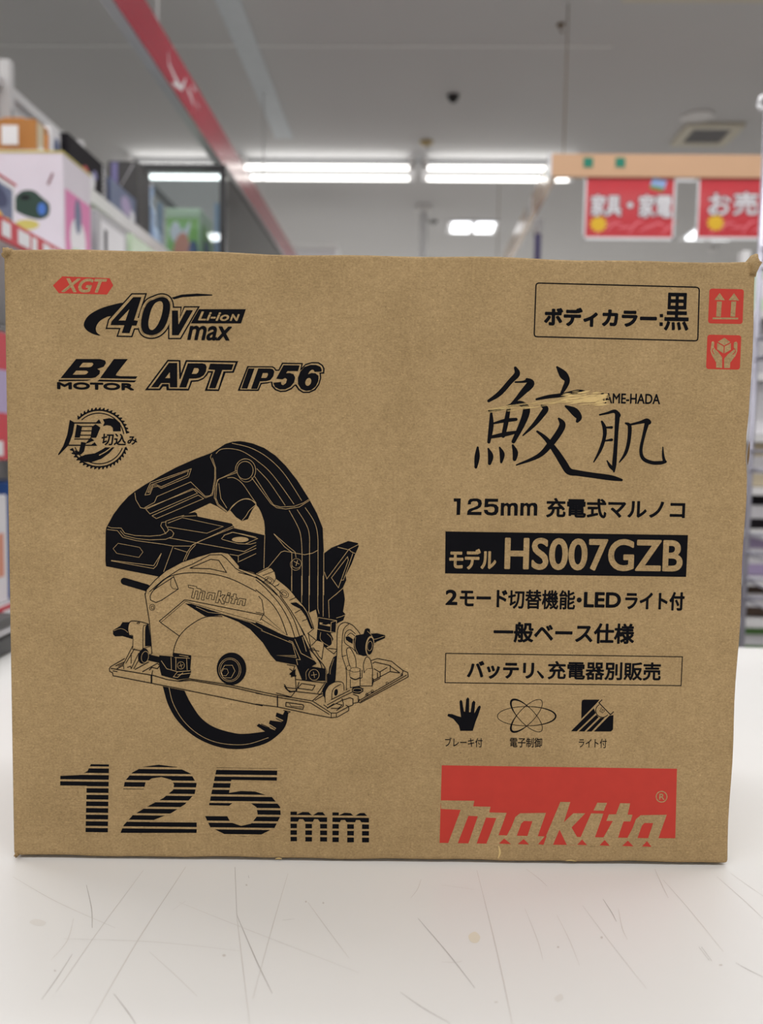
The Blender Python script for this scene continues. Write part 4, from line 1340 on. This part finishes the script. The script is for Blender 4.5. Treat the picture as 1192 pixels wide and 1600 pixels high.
def red_sign(px0, px1, label, words, burst, picture, full_px1=None):
    a = at(px0, 276, FY + 0.012)
    e = at(full_px1 or px1, 371, FY + 0.012)
    x0, x1 = a[0], e[0]
    w = x1 - x0
    z1 = fb - 0.001
    h = z1 - e[2]
    t = thing('hanging_sign', ((x0 + x1) / 2, FY + 0.015, z1 - h), label, 'sign', 'red signs under the tan frame')
    MB().box(-w / 2, w / 2, -0.002, 0.002, 0, h).build('sign_panel', 'sign_red', t)
    b = MB()
    b.box(-w / 2 - 0.008, -w / 2 - 0.0005, -0.003, 0.003, -0.012, h)
    b.box(w / 2 + 0.0005, w / 2 + 0.008, -0.003, 0.003, -0.012, h)
    b.box(-w / 2 - 0.008, w / 2 + 0.008, -0.003, 0.003, -0.0128, -0.0005)
    b.build('clear_border', 'white_gloss', t, 'shiny pale edge of the sleeve')

    def tx(c, x, y):
        q = at(x, y, FY + 0.012)
        return (q[0] - (x0 + x1) / 2, q[2] - (z1 - h))
    pr = Print(lambda u, v, lift: (u, -0.002 - lift, v), tx, 0.0004)
    for body, a0, a1, y0, y1 in words:
        uv, es = pr.text('P', body, a0, a1, y0, y1, 1, 1, 0.0, grow=2.3, fit=0.9)
        pr.text('P', body, a0, a1, y0, y1, 0, 2, 0.0, grow=0.9)
    pr.build('sign_lettering', ['card_white', 'purple_edge'], t, 'white lettering with a dark outline')
    pr = Print(lambda u, v, lift: (u, -0.002 - lift, v), tx, 0.0004)
    bx_, by_ = burst
    pts = []
    for k in range(24):
        r = 14 if k % 2 else 10
        pts.append((bx_ + r * 1.05 * math.cos(k * math.pi / 12), by_ + r * math.sin(k * math.pi / 12)))
    pr.poly('P', pts, 0, 0.5)
    pr.build('yellow_burst', ['yellow'], t, 'yellow burst')
    pr = Print(lambda u, v, lift: (u, -0.002 - lift, v), tx, 0.0004)
    for k in range(7):
        xa = px0 + 14 + 17 * k
        pr.line('P', [(xa, 366 - (k % 3) * 5, 1), (xa + 12, 355 - (k % 2) * 6, 4), (xa + 24, 346 + (k % 3) * 4, 1)], 1, 0, 0.2)
    pr.build('pink_rays', ['sign_pink'], t, 'pink rays')
    if picture:
        pr = Print(lambda u, v, lift: (u, -0.002 - lift, v), tx, 0.0004)
        pr.poly('P', [(1020, 277), (1042, 282), (1038, 296), (1016, 290)], 0, 1)
        pr.poly('P', [(1016, 289), (1038, 294), (1035, 299), (1015, 294)], 1, 1.5)
        pr.build('sign_picture', ['sky_print', 'green_print'], t, 'small blue and green picture')
    return t


red_sign(917, 1050, 'red hanging sign with five white characters and a small blue picture, left of the pair', [('家具', 923, 971, 304, 338), ('・', 980, 989, 316, 325), ('家電', 998, 1050, 304, 340)], (935, 350), True)
red_sign(1094, 1178, 'red hanging sign with two white characters cut off at the right edge', [('お', 1107, 1142, 302, 336), ('売', 1146, 1184, 300, 336)], (1118, 348), False, 1226)
# bent white price holder between the signs
a = at(1054, 274, FY + 0.01)
e = at(1094, 274, FY + 0.01)
t = thing('sign_bracket', ((a[0] + e[0]) / 2, FY + 0.012, fb), 'white bracket under the tan board joining the two red signs', 'bracket')
MB().box(-(e[0] - a[0]) / 2 + 0.008, (e[0] - a[0]) / 2 - 0.02, -0.004, 0.004, -0.016, -0.001).build('bracket_bar', 'white_gloss', t)

# ------------------------------------------------------------------ small things on the ceiling
def on_ceiling(px, py, drop=0.0):
    d = TURNM @ ray(px, py)
    k = (CEIL - EYE - drop) / d.z
    return (d.x * k, d.y * k)


c = on_ceiling(666, 221)
t = thing('sprinkler', (c[0], c[1], CEIL), 'beige ceiling sprinkler with a bright tip above the gap between the tube lights', 'sprinkler')
MB().lathe([(0.045, -0.001), (0.045, -0.008), (0.028, -0.02), (0.012, -0.03)], (0, 0, 0), 20).build('cover_plate', 'beige', t)
MB().sphere((0.012, 0, -0.045), 0.016, mi=0).build('sprinkler_tip', 'white_gloss', t)
c = on_ceiling(708, 149)
t = thing('dome_camera', (c[0], c[1], CEIL), 'small dark dome on the ceiling in the upper middle', 'camera')
MB().lathe([(0.034, -0.001), (0.034, -0.012)], (0, 0, 0), 20).build('dome_base', 'darkgrey', t)
MB().lathe([(0.028, -0.0125), (0.026, -0.025), (0.018, -0.036), (0.006, -0.042)], (0, 0, 0), 20).build('dome', 'black', t)
c = on_ceiling(876, 38)
t = thing('ceiling_hook', (c[0], c[1], CEIL), 'rusty brown ceiling hook near the top right, above the tan frame', 'hook')
MB().lathe([(0.018, -0.001), (0.018, -0.006), (0.008, -0.012)], (0, 0, 0), 14).path([(0, 0, -0.012), (0, 0, -0.03), (0.008, 0, -0.038), (0.012, 0, -0.03)], 0.003, 6).build('hook_body', 'brown', t)
c = on_ceiling(1090, 181)
t = thing('ceiling_speaker', (c[0], c[1], CEIL), 'round white ceiling speaker beside the square vent', 'speaker')
MB().lathe([(0.098, -0.001), (0.098, -0.008), (0.084, -0.014), (0.08, -0.008)], (0, 0, 0), 36).build('speaker_ring', 'white', t)
MB().lathe([(0.079, -0.004), (0.079, -0.007)], (0, 0, 0), 36).build('speaker_grille', 'grey_card', t)
c = on_ceiling(1104, 208)
t = thing('ceiling_vent', (c[0], c[1], CEIL), 'square ceiling air vent with a dark centre above the tan board', 'vent')
b = MB()
for s in (-1, 1):
    b.box(-0.17, 0.17, s * 0.15 - 0.03, s * 0.15 + 0.03, -0.022, -0.001)
    b.box(s * 0.145 - 0.03, s * 0.145 + 0.03, -0.118, 0.118, -0.022, -0.001)
b.build('vent_frame', 'offwhite', t)
b = MB()
b.box(-0.114, 0.114, -0.119, 0.119, -0.006, -0.002)
for k in range(7):
    b.box(-0.113, 0.113, -0.105 + k * 0.033, -0.095 + k * 0.033, -0.018, -0.0061)
b.build('vent_grille', 'grey', t)
c = on_ceiling(662, 322)
t = thing('drop_pole', (c[0], c[1], CEIL), 'white pole hanging from a round flange on the ceiling, beside the bright recessed light', 'pole')
MB().lathe([(0.065, -0.001), (0.065, -0.03), (0.03, -0.05)], (0, 0, 0), 24).build('pole_flange', 'white', t)
MB().tube((0, 0, -0.05), (0, 0, -1.5), 0.03, 16).build('pole_tube', 'white_gloss', t)
c = on_ceiling(677, 345)
t = thing('sprinkler', (c[0], c[1], CEIL), 'small dark sprinkler right beside the white hanging pole', 'sprinkler')
MB().lathe([(0.04, -0.001), (0.04, -0.012), (0.015, -0.03)], (0, 0, 0), 18).build('cover_plate', 'grey', t)
c = on_ceiling(1113, 386)
t = thing('sprinkler', (c[0], c[1], CEIL), 'pale sprinkler just above the box top, below the right red sign', 'sprinkler')
MB().lathe([(0.05, -0.001), (0.05, -0.02), (0.02, -0.05)], (0, 0, 0), 18).build('cover_plate', 'white', t)

# ------------------------------------------------------------------ blue pole behind the tan frame
c = at(841, 341, 5.6)
t = thing('display_pole', (c[0], c[1], 0), 'thin blue pole with a white cap behind the tan side board', 'pole')
MB().lathe([(0.13, 0.001), (0.13, 0.012), (0.03, 0.03)], (0, 0, 0), 24).build('pole_foot', 'white', t)
MB().tube((0, 0, 0.03), (0, 0, c[2] - 0.1), 0.022, 14).build('pole_tube', 'violet', t, 'blue pole tube')
MB().lathe([(0.03, c[2] - 0.1), (0.034, c[2] - 0.06), (0.03, c[2] - 0.01), (0.015, c[2])], (0, 0, 0), 18).build('pole_cap', 'white_gloss', t)

# white fascia far behind, just over the top edge of the box
c0, c1 = at(462, 380, 6.9), at(524, 380, 6.9)
t = thing('wall_cabinet', ((c0[0] + c1[0]) / 2, 7.1, 0), 'white top of a tall cabinet far behind, right of the red beam', 'cabinet')
hw = (c1[0] - c0[0]) / 2
MB().box(-hw, hw, -0.2, 0.2, 0.0, c0[2] - 0.05).build('cabinet_body', 'card_white', t)
MB().box(-hw - 0.01, hw + 0.01, -0.21, 0.21, c0[2] - 0.05, c0[2]).build('cabinet_top', 'white', t)

# ------------------------------------------------------------------ glass display cabinet
GX0, GX1, GY0, GY1 = -1.14, -0.752, 3.5, 5.05
gz = at(349, 257, GY0)[2]
cab = thing('display_cabinet', ((GX0 + GX1) / 2, (GY0 + GY1) / 2, 0), 'tall black framed glass display cabinet behind the shelving at left', 'display cabinet')
hx, hy = (GX1 - GX0) / 2, (GY1 - GY0) / 2
b = MB()
fr = 0.012
for sx in (-1, 1):
    for sy in (-1, 1):
        b.box(sx * (hx - fr) - fr, sx * (hx - fr) + fr, sy * (hy - fr) - fr, sy * (hy - fr) + fr, 0.6, gz)
for sy in (-1, 1):
    b.box(-hx + 2 * fr, hx - 2 * fr, sy * (hy - fr) - fr, sy * (hy - fr) + fr, gz - 2 * fr, gz)
for sx in (-1, 1):
    b.box(sx * (hx - fr) - fr, sx * (hx - fr) + fr, -hy + 2 * fr, hy - 2 * fr, gz - 2 * fr, gz)
b.build('cabinet_frame', 'black', cab)
MB().box(-hx, hx, -hy, hy, 0.0, 0.6, bev=0.004).build('cabinet_base', 'black', cab)
MB().box(-hx + 2 * fr + .001, hx - 2 * fr - .001, -hy + 0.006, -hy + 0.011, 0.601, gz - 2 * fr - .001).build('front_pane', 'glass', cab)
MB().box(hx - 0.011, hx - 0.006, -hy + 2 * fr + .001, hy - 2 * fr - .001, 0.601, gz - 2 * fr - .001).build('side_pane', 'glass', cab)
MB().box(-hx + 2 * fr + .001, hx - 2 * fr - .001, hy - 0.011, hy - 0.006, 0.601, gz - 2 * fr - .001).build('back_pane', 'glass', cab)
SH = EYE + 0.745
for z in (SH, 1.35, 0.95):
    MB().box(-hx + 0.026, hx - 0.026, -hy + 0.03, hy - 0.03, z - 0.008, z).build('glass_shelf', 'glass', cab)
for px in (251, 340):
    c = at(px, 300, GY0 + 0.05)
    xx = c[0] - (GX0 + GX1) / 2
    MB().box(xx - 0.010, xx + 0.010, -hy + 0.035, -hy + 0.041, SH + 0.001, gz - 0.14).build('shelf_strip', 'pale_blue', cab)
xx = hx - 0.02
for yy in (-0.45, 0.05):
    MB().box(xx - 0.003, xx + 0.003, yy, yy + 0.03, SH + 0.001, gz - 0.12).build('shelf_strip', 'pale_blue', cab)


# ------------------------------------------------------------------ cartons with print on the side towards the camera and on the side to the aisle
def carton_box(name, label, cat, x0, x1, y0, y1, z0, z1, m, group=None, front_art=(), side_art=(), trim=None, bev=0.003):
    t = thing(name, ((x0 + x1) / 2, (y0 + y1) / 2, z0), label, cat, group)
    hx, hy, h = (x1 - x0) / 2, (y1 - y0) / 2, z1 - z0
    MB().box(-hx, hx, -hy, hy, 0.0005, h, bev=min(bev, hx * .3, hy * .3)).build('box_body', m, t)
    if trim:
        MB().box(-hx - .001, hx + .001, -hy - .001, hy + .001, h - 0.001, h + 0.003).build('box_lid', trim, t)
    for nm, mats, polys in front_art:
        pr = Print(lambda u, v, lift: (u, -hy - lift, v), lambda c, x, y: (-hx + x * 2 * hx, y * h), 0.0003)
        for i, (mi, pts) in enumerate(polys):
            pr.poly('u', pts, mi, i * 0.5, len(pts) > 4)
        pr.build(nm, mats, t)
    for nm, mats, polys in side_art:
        pr = Print(lambda u, v, lift: (hx + lift, u, v), lambda c, x, y: (-hy + x * 2 * hy, y * h), 0.0003)
        for i, (mi, pts) in enumerate(polys):
            pr.poly('u', pts, mi, i * 0.5, len(pts) > 4)
        pr.build(nm, mats, t)
    return t


def ell(cx, cy, rx, ry, n=14):
    return [(cx + rx * math.cos(2 * math.pi * k / n), cy + ry * math.sin(2 * math.pi * k / n)) for k in range(n)]


c0, c1 = at(258, 325, 3.82), at(313, 325, 3.82)
carton_box('toy_box', 'pale green figure box with colourful print inside the glass display cabinet', 'box', c0[0], c1[0], 3.82, 4.06, SH + .0005, c0[2], 'pale_green', None,
           [('printed_picture', ['peach', 'lime', 'slate', 'card_white'], [(1, [(.05, .05), (.95, .05), (.95, .85), (.05, .85)]), (3, [(.12, .62), (.3, .8), (.5, .66), (.72, .8), (.6, .5), (.3, .46)]), (0, [(.2, .05), (.3, .5), (.55, .62), (.7, .4), (.6, .05)]), (2, ell(.8, .3, .14, .2))])],
           [('printed_side', ['slate', 'lime'], [(1, [(.1, .05), (.9, .05), (.9, .8), (.1, .8)]), (0, ell(.5, .4, .25, .2))])])

# ------------------------------------------------------------------ shelving along the left side
BX = -1.30
SZ1, SZ2 = EYE + 0.382, EYE + 0.718
SY0, SY1 = 1.15, 3.40
rack = thing('shelf_unit', (BX, (SY0 + SY1) / 2, 0), 'tall white shop shelving along the left with red price strips, stacked with boxes', 'shelving')
ym = (SY0 + SY1) / 2
hl = (SY1 - SY0) / 2
zt = EYE + 1.10
MB().box(-0.03, -0.012, -hl, hl, 0.06, zt).build('back_panel', 'white', rack)
MB().box(-0.034, 0.004, -hl, hl, zt + 0.0005, zt + 0.03).build('top_rail', 'white', rack)
for yy in (-hl + 0.02, 2.78 - ym, hl - 0.02):
    b = MB().box(-0.011, 0.022, yy - 0.016, yy + 0.016, 0.0, zt + (0.09 if abs(yy - 2.78 + ym) < .01 else 0.05))
    n = int(zt / 0.05)
    for k in range(10, n):
        b.box(0.0222, 0.0232, yy - 0.006, yy + 0.006, k * 0.05, k * 0.05 + 0.025, 1)
    b.build('slotted_post', ['white', 'grey'], rack)
for z, xe in ((SZ1, -0.72), (SZ2, -0.93), (EYE - 0.0, -0.72), (EYE - 0.30, -0.72), (EYE - 0.66, -0.72)):
    yn = -hl if xe == -0.72 else 2.17 - ym
    MB().box(0.024, xe - BX, yn, hl, z - 0.03, z - 0.0005, bev=0.002).build('shelf', 'white', rack)
    b = MB().box(xe - BX + 0.0005, xe - BX + 0.006, yn, hl, z - 0.035, z + 0.005, 0)
    if xe == -0.72:
        rnd = random.Random(int(z * 100))
        yy = -hl + 0.02
        while yy < hl - 0.05:
            w = rnd.uniform(0.02, 0.05)
            b.box(xe - BX + 0.006, xe - BX + 0.0072, yy, yy + w, z - 0.028, z - 0.002, 1, bev=0.0004)
            yy += w + rnd.uniform(0.008, 0.03)
        b.build('price_strip', ['red_print', 'card_white'], rack, 'red price strip with white labels')
    else:
        b.build('price_strip', ['white'], rack)
k0, k1 = at(3, 226, 2.165), at(28, 196, 2.165)
MB().box(k0[0] - BX, k1[0] - BX, 2.163 - ym, 2.166 - ym, k0[2], k1[2]).build('price_card', 'card_white', rack, 'white price card')

# on the shelf behind the top left corner
ART_MIX = lambda a, b_, c_: [(0, [(.06, .06), (.94, .06), (.94, .94), (.06, .94)]), (1, ell(.4, .5, .22, .3)), (2, ell(.68, .35, .16, .2))]
carton_box('toy_box', 'small box with blue and yellow print and red top edge, nearest on the left shelf', 'box', -1.0, -0.762, 1.42, 1.668, SZ1 + .0005, SZ1 + .102, 'card_white', 'boxes on the lower left shelf',
           [], [('printed_side', ['slate', 'yellow', 'navy'], [(0, [(.06, .06), (.94, .06), (.94, .88), (.06, .88)]), (1, ell(.5, .25, .3, .18)), (2, ell(.66, .62, .2, .2)), (1, ell(.86, .2, .1, .12))])], 'red_print')
c = at(98, 238, 1.9)
carton_box('toy_box', 'large lilac white box with a dark green rounded vehicle printed on the front', 'box', c[0] - 0.27, c[0], 1.9, 2.065, SZ1 + .0005, c[2], 'lilac_white', 'boxes on the lower left shelf',
           [('printed_vehicle', ['dark_green', 'blue', 'gold', 'black_card', 'maroon'], [(2, ell(.70, .36, .10, .045)), (0, [(.60, .50), (.66, .45), (.74, .42), (.82, .41), (.88, .45), (.885, .54), (.83, .60), (.76, .66), (.67, .66), (.61, .60)]),
                                                                                       (3, ell(.69, .60, .04, .02)), (1, ell(.825, .50, .034, .055)), (4, [(.87, .72), (.91, .82), (.925, .81), (.885, .71)])])],
           [('printed_side', ['pink', 'card_white', 'slate', 'pale_green'], [(0, [(.06, .02), (.97, .02), (.97, .70), (.06, .70)]), (1, ell(.5, .3, .28, .2)), (2, ell(.5, .52, .12, .16)), (3, ell(.5, .12, .3, .1))])], 'gold')
carton_box('toy_box', 'grey white box standing behind the pink side of the lilac box', 'box', -1.0, -0.775, 2.14, 2.36, SZ1 + .0005, SZ1 + .185, 'grey_card', 'boxes on the lower left shelf', [],
           [('printed_side', ['card_white', 'black_card'], [(0, [(.1, .1), (.9, .1), (.9, .9), (.1, .9)]), (1, [(.2, .2), (.3, .2), (.3, .8), (.2, .8)])])])
carton_box('toy_box', 'pale green box on the lower left shelf, third behind the lilac box', 'box', -1.0, -0.775, 2.40, 2.66, SZ1 + .0005, SZ1 + .19, 'pale_green', 'boxes on the lower left shelf', [],
           [('printed_side', ['grey_card', 'green'], [(0, [(.5, .1), (.9, .1), (.9, .9), (.5, .9)]), (1, ell(.3, .4, .15, .25))])])
carton_box('toy_box', 'white box low on the left shelf under the sloping white shelf edge', 'box', -1.0, -0.775, 2.70, 2.96, SZ1 + .0005, SZ1 + .20, 'card_white', 'boxes on the lower left shelf', [],
           [('printed_side', ['violet', 'peach'], [(0, [(.1, .5), (.9, .5), (.9, .9), (.1, .9)]), (1, [(.1, .05), (.6, .05), (.6, .4), (.1, .4)])])])
carton_box('toy_box', 'brown ended box at the far end of the lower left shelf', 'box', -1.0, -0.775, 3.0, 3.3, SZ1 + .0005, SZ1 + .20, 'carton_brown', 'boxes on the lower left shelf')

# on the upper shelf
carton_box('carton', 'brown cardboard carton on the upper left shelf above the lilac box', 'box', -1.22, -0.952, 2.2, 2.278, SZ2 + .0005, at(57, 185, 2.2)[2], 'carton_brown', 'boxes on the upper left shelf', [],
           [('printed_side', ['beige_goods', 'orange'], [(0, [(.1, .05), (.6, .05), (.6, .95), (.1, .95)]), (1, [(.65, .05), (.95, .05), (.95, .8), (.65, .8)])])])
carton_box('carton', 'white box with grey print just right of the brown carton', 'box', -1.2, -0.95, 2.285, 2.352, SZ2 + .0005, SZ2 + .10, 'card_white', 'boxes on the upper left shelf', [], [('printed_side', ['slate'], [(0, ell(.6, .5, .3, .3))])])
carton_box('carton', 'orange box standing tall behind the brown carton', 'box', -1.225, -1.16, 2.60, 2.70, SZ2 + .0005, SZ2 + .235, 'orange', 'boxes on the upper left shelf')
t = carton_box('game_box', 'long black box with white script lettering on the upper left shelf', 'box', -1.14, -0.932, 2.358, 2.655, SZ2 + .0005, at(109, 207, 2.36)[2], 'black_card', 'boxes on the upper left shelf', [],
               [('printed_side', ['red_print', 'violet', 'card_white'], [(0, ell(.42, .38, .08, .16)), (1, ell(.66, .5, .06, .12)), (2, ell(.56, .27, .1, .2))])])
hy = (2.655 - 2.358) / 2
pr = Print(lambda u, v, lift: ((-0.932 + 1.14) / 2 + lift, u, v), lambda c, x, y: (x, y))
for k in range(7):
    z = 0.012 + k * 0.0135
    pr.line('u', [(0.108, z, 0.003), (0.122, z + 0.008, 0.004), (0.138, z + 0.002, 0.003), (0.125, z - 0.004, 0.003), (0.112, z + 0.009, 0.003)], 1, 0, 1)
pr.build('script_lettering', ['card_white'], t, 'white script lettering')
c0, c1 = at(168, 251, 2.98), at(215, 251, 2.98)
carton_box('game_box', 'tall dark grey box with a violet stripe on the upper left shelf', 'box', c0[0], c1[0], 2.98, 3.12, SZ2 + .0005, c0[2], 'darkgrey', 'boxes on the upper left shelf',
           [('printed_stripe', ['violet', 'grey_card'], [(0, [(.12, .2), (.34, .2), (.34, .98), (.12, .98)]), (1, [(.36, .6), (.40, .6), (.9, .96), (.84, .96)])])], [], None)
carton_box('game_box', 'flat slate blue box lying in front of the tall dark grey box', 'box', -1.06, -0.938, 2.70, 2.95, SZ2 + .0005, SZ2 + .095, 'slate', 'boxes on the upper left shelf',
           [('printed_front', ['lilac'], [(0, ell(.6, .5, .25, .3))])], [('printed_side', ['lilac', 'card_white'], [(0, ell(.6, .5, .2, .3)), (1, ell(.85, .3, .1, .2))])])
# clear bags on the hook at the end of the shelf
for i, (yy, hgt, lb) in enumerate(((3.165, .255, 'pale blue clear plastic bag at the end of the upper left shelf, front one'), (3.25, .225, 'pale blue clear plastic bag at the end of the upper left shelf, behind another bag'), )):
    t = thing('plastic_bag', (-1.03 + i * 0.02, yy, SZ2), lb, 'bag', 'clear bags on the upper left shelf')
    b = MB()
    r = bmesh.ops.create_cube(b.bm, size=1.0)
    bmesh.ops.subdivide_edges(b.bm, edges=b.bm.edges[:], cuts=9, use_grid_fill=True)
    for v in b.bm.verts:
        x, y, z = v.co.x, v.co.y, v.co.z + 0.5
        w = 0.055 * (1 - 0.25 * z + 0.12 * math.sin(5 * z + i))
        v.co = Vector((x * 2 * w + 0.006 * math.sin(17 * z + 9 * x), y * 0.05 * (1.15 - z) + 0.004 * math.sin(23 * x + 11 * z), 0.0005 + z * hgt))
    for f in b.bm.faces:
        f.smooth = True
    b.build('bag_body', 'pale_blue', t)
    MB().box(-0.04, 0.04, -0.004, 0.004, hgt + 0.001, hgt + 0.012).build('bag_header', 'card_white', t)

# goods on the lower shelves seen past the left edge of the box
LOW = ((EYE + 0.0, 1.50, 1.60, .195, 'red_print', 'red box with a lilac picture on the middle left shelf', 'lilac'),
       (EYE + 0.0, 1.615, 1.74, .11, 'card_white', 'white box with pink print on the middle left shelf', 'pink'),
       (EYE - .30, 1.46, 1.57, .20, 'card_white', 'white box with a red panel on the third left shelf', 'peach'),
       (EYE - .30, 1.59, 1.75, .22, 'blue', 'blue box on the third left shelf', 'card_white'),
       (EYE - .66, 1.5, 1.72, .24, 'navy', 'navy blue box on the fourth left shelf', 'slate'))
for z, y0, y1, h, m, lb, m2 in LOW:
    carton_box('toy_box', lb, 'box', -1.0, -0.742, y0, y1, z + .0005, z + h, m, 'boxes on the lower left shelves', [],
               [('printed_side', [m2], [(0, [(.15, .25), (.85, .25), (.85, .65), (.15, .65)])])], None)

# ------------------------------------------------------------------ black case lying on the counter at the left
cx1 = -0.431
t = thing('storage_case', (cx1 - 0.18, 0.805, COUNTER_Z), 'flat black case with a grey rim lying on the counter at the left edge', 'case')
MB().box(-0.18, 0.18, -0.13, 0.13, 0.0008, 0.022, bev=0.004).build('case_bottom', 'black', t)
MB().box(-0.178, 0.178, -0.128, 0.128, 0.0222, 0.029).build('case_rim', 'grey_card', t, 'grey rim')
MB().box(-0.18, 0.18, -0.13, 0.13, 0.0292, 0.041, bev=0.004).build('case_lid', 'darkgrey', t)
MB().box(-0.04, 0.04, -0.138, -0.1305, 0.018, 0.036, bev=0.002).build('case_latch', 'black', t)

# ------------------------------------------------------------------ wire rack at the right
wy, wx = 1.6, at(1178, 600, 1.6)[0]
wr = thing('wire_rack', (wx, wy, 0), 'chrome wire display rack at the right edge, behind the counter', 'rack')
ztop = at(1184, 104, 1.6)[2]
for i, (xx, yy) in enumerate(((0, 0), (0, -0.42), (0.6, 0), (0.6, -0.42))):
    MB().tube((xx, yy, 0.0), (xx, yy, ztop), 0.0055, 12).build('rack_post', 'chrome', wr)
levels = [at(1170, yy, 1.6)[2] for yy in (190, 420, 560, 735, 865, 935)] + [0.62, 0.35]
for z in levels:
    b = MB()
    for yy in (0, -0.42):
        b.tube((0, yy, z), (0.6, yy, z), 0.004, 6)
        b.tube((0, yy, z + 0.035), (0.6, yy, z + 0.035), 0.003, 6)
    for k in range(9):
        b.tube((k * 0.075, -0.42, z), (k * 0.075, 0, z), 0.003, 6)
    b.tube((0, -0.42, z + 0.035), (0, 0, z + 0.035), 0.003, 6)
    b.build('rack_shelf', 'chrome', wr)
hz = at(1180, 160, 1.6)[2]
MB().path([(-0.001, 0, hz + 0.012), (-0.012, 0, hz + 0.01), (-0.016, 0, hz - 0.004), (-0.012, 0, hz - 0.014), (-0.004, 0, hz - 0.010)], 0.004, 8).build('rack_hook', 'white_gloss', wr)
MB().box(0.010, 0.032, -0.006, -0.002, at(1190, 290, 1.6)[2], at(1190, 145, 1.6)[2]).build('rack_banner', 'maroon', wr, 'narrow maroon banner')
# goods standing on a second rack further back
gr = thing('goods_shelf', (1.10, 2.35, 0), 'white goods shelf further back at the right edge, behind the chrome wire rack', 'shelving')
GOODS = (('green', 0.57, .07, 'green goods box just above the counter edge at the right'), ('dark_brown', 0.665, .085, 'dark brown goods box at the right edge, directly above the green box'),
         ('lilac', 0.77, .10, 'lilac goods box at the right edge, above the dark brown box'), ('black_card', 0.89, .085, 'black goods box at the right edge, between the lilac and beige boxes'),
         ('beige_goods', 0.995, .11, 'beige goods box at the right edge, above the black box'), ('card_white', 1.125, .13, 'white goods box at the right edge, above the beige box'),
         ('grey_card', 1.275, .13, 'grey goods box at the right edge, beside the red handling marks'), ('pale_green', 1.425, .12, 'pale green goods box highest on the shelf at the right edge'))
b = MB()
for m, z, h, lb in GOODS:
    MB().box(-0.30, 0.6, -0.2, 0.2, z - 0.018, z).build('shelf', 'white', gr)
MB().box(-0.29, 0.59, 0.2005, 0.214, 0.0, 1.56).build('back_panel', 'white', gr)
for xx in (-0.31, 0.61):
    for yy in (-0.215, 0.2):
        MB().box(xx - 0.0095, xx + 0.0095, yy - 0.014, yy + 0.014, 0, 1.56).build('slotted_post', 'white', gr)
for m, z, h, lb in GOODS:
    carton_box('goods_box', lb, 'box', 0.825, 1.0, 2.2, 2.34, z + .0005, z + h, m, 'goods at the right edge', [('printed_label', ['card_white'], [(0, [(.2, .3), (.6, .3), (.6, .7), (.2, .7)])])])
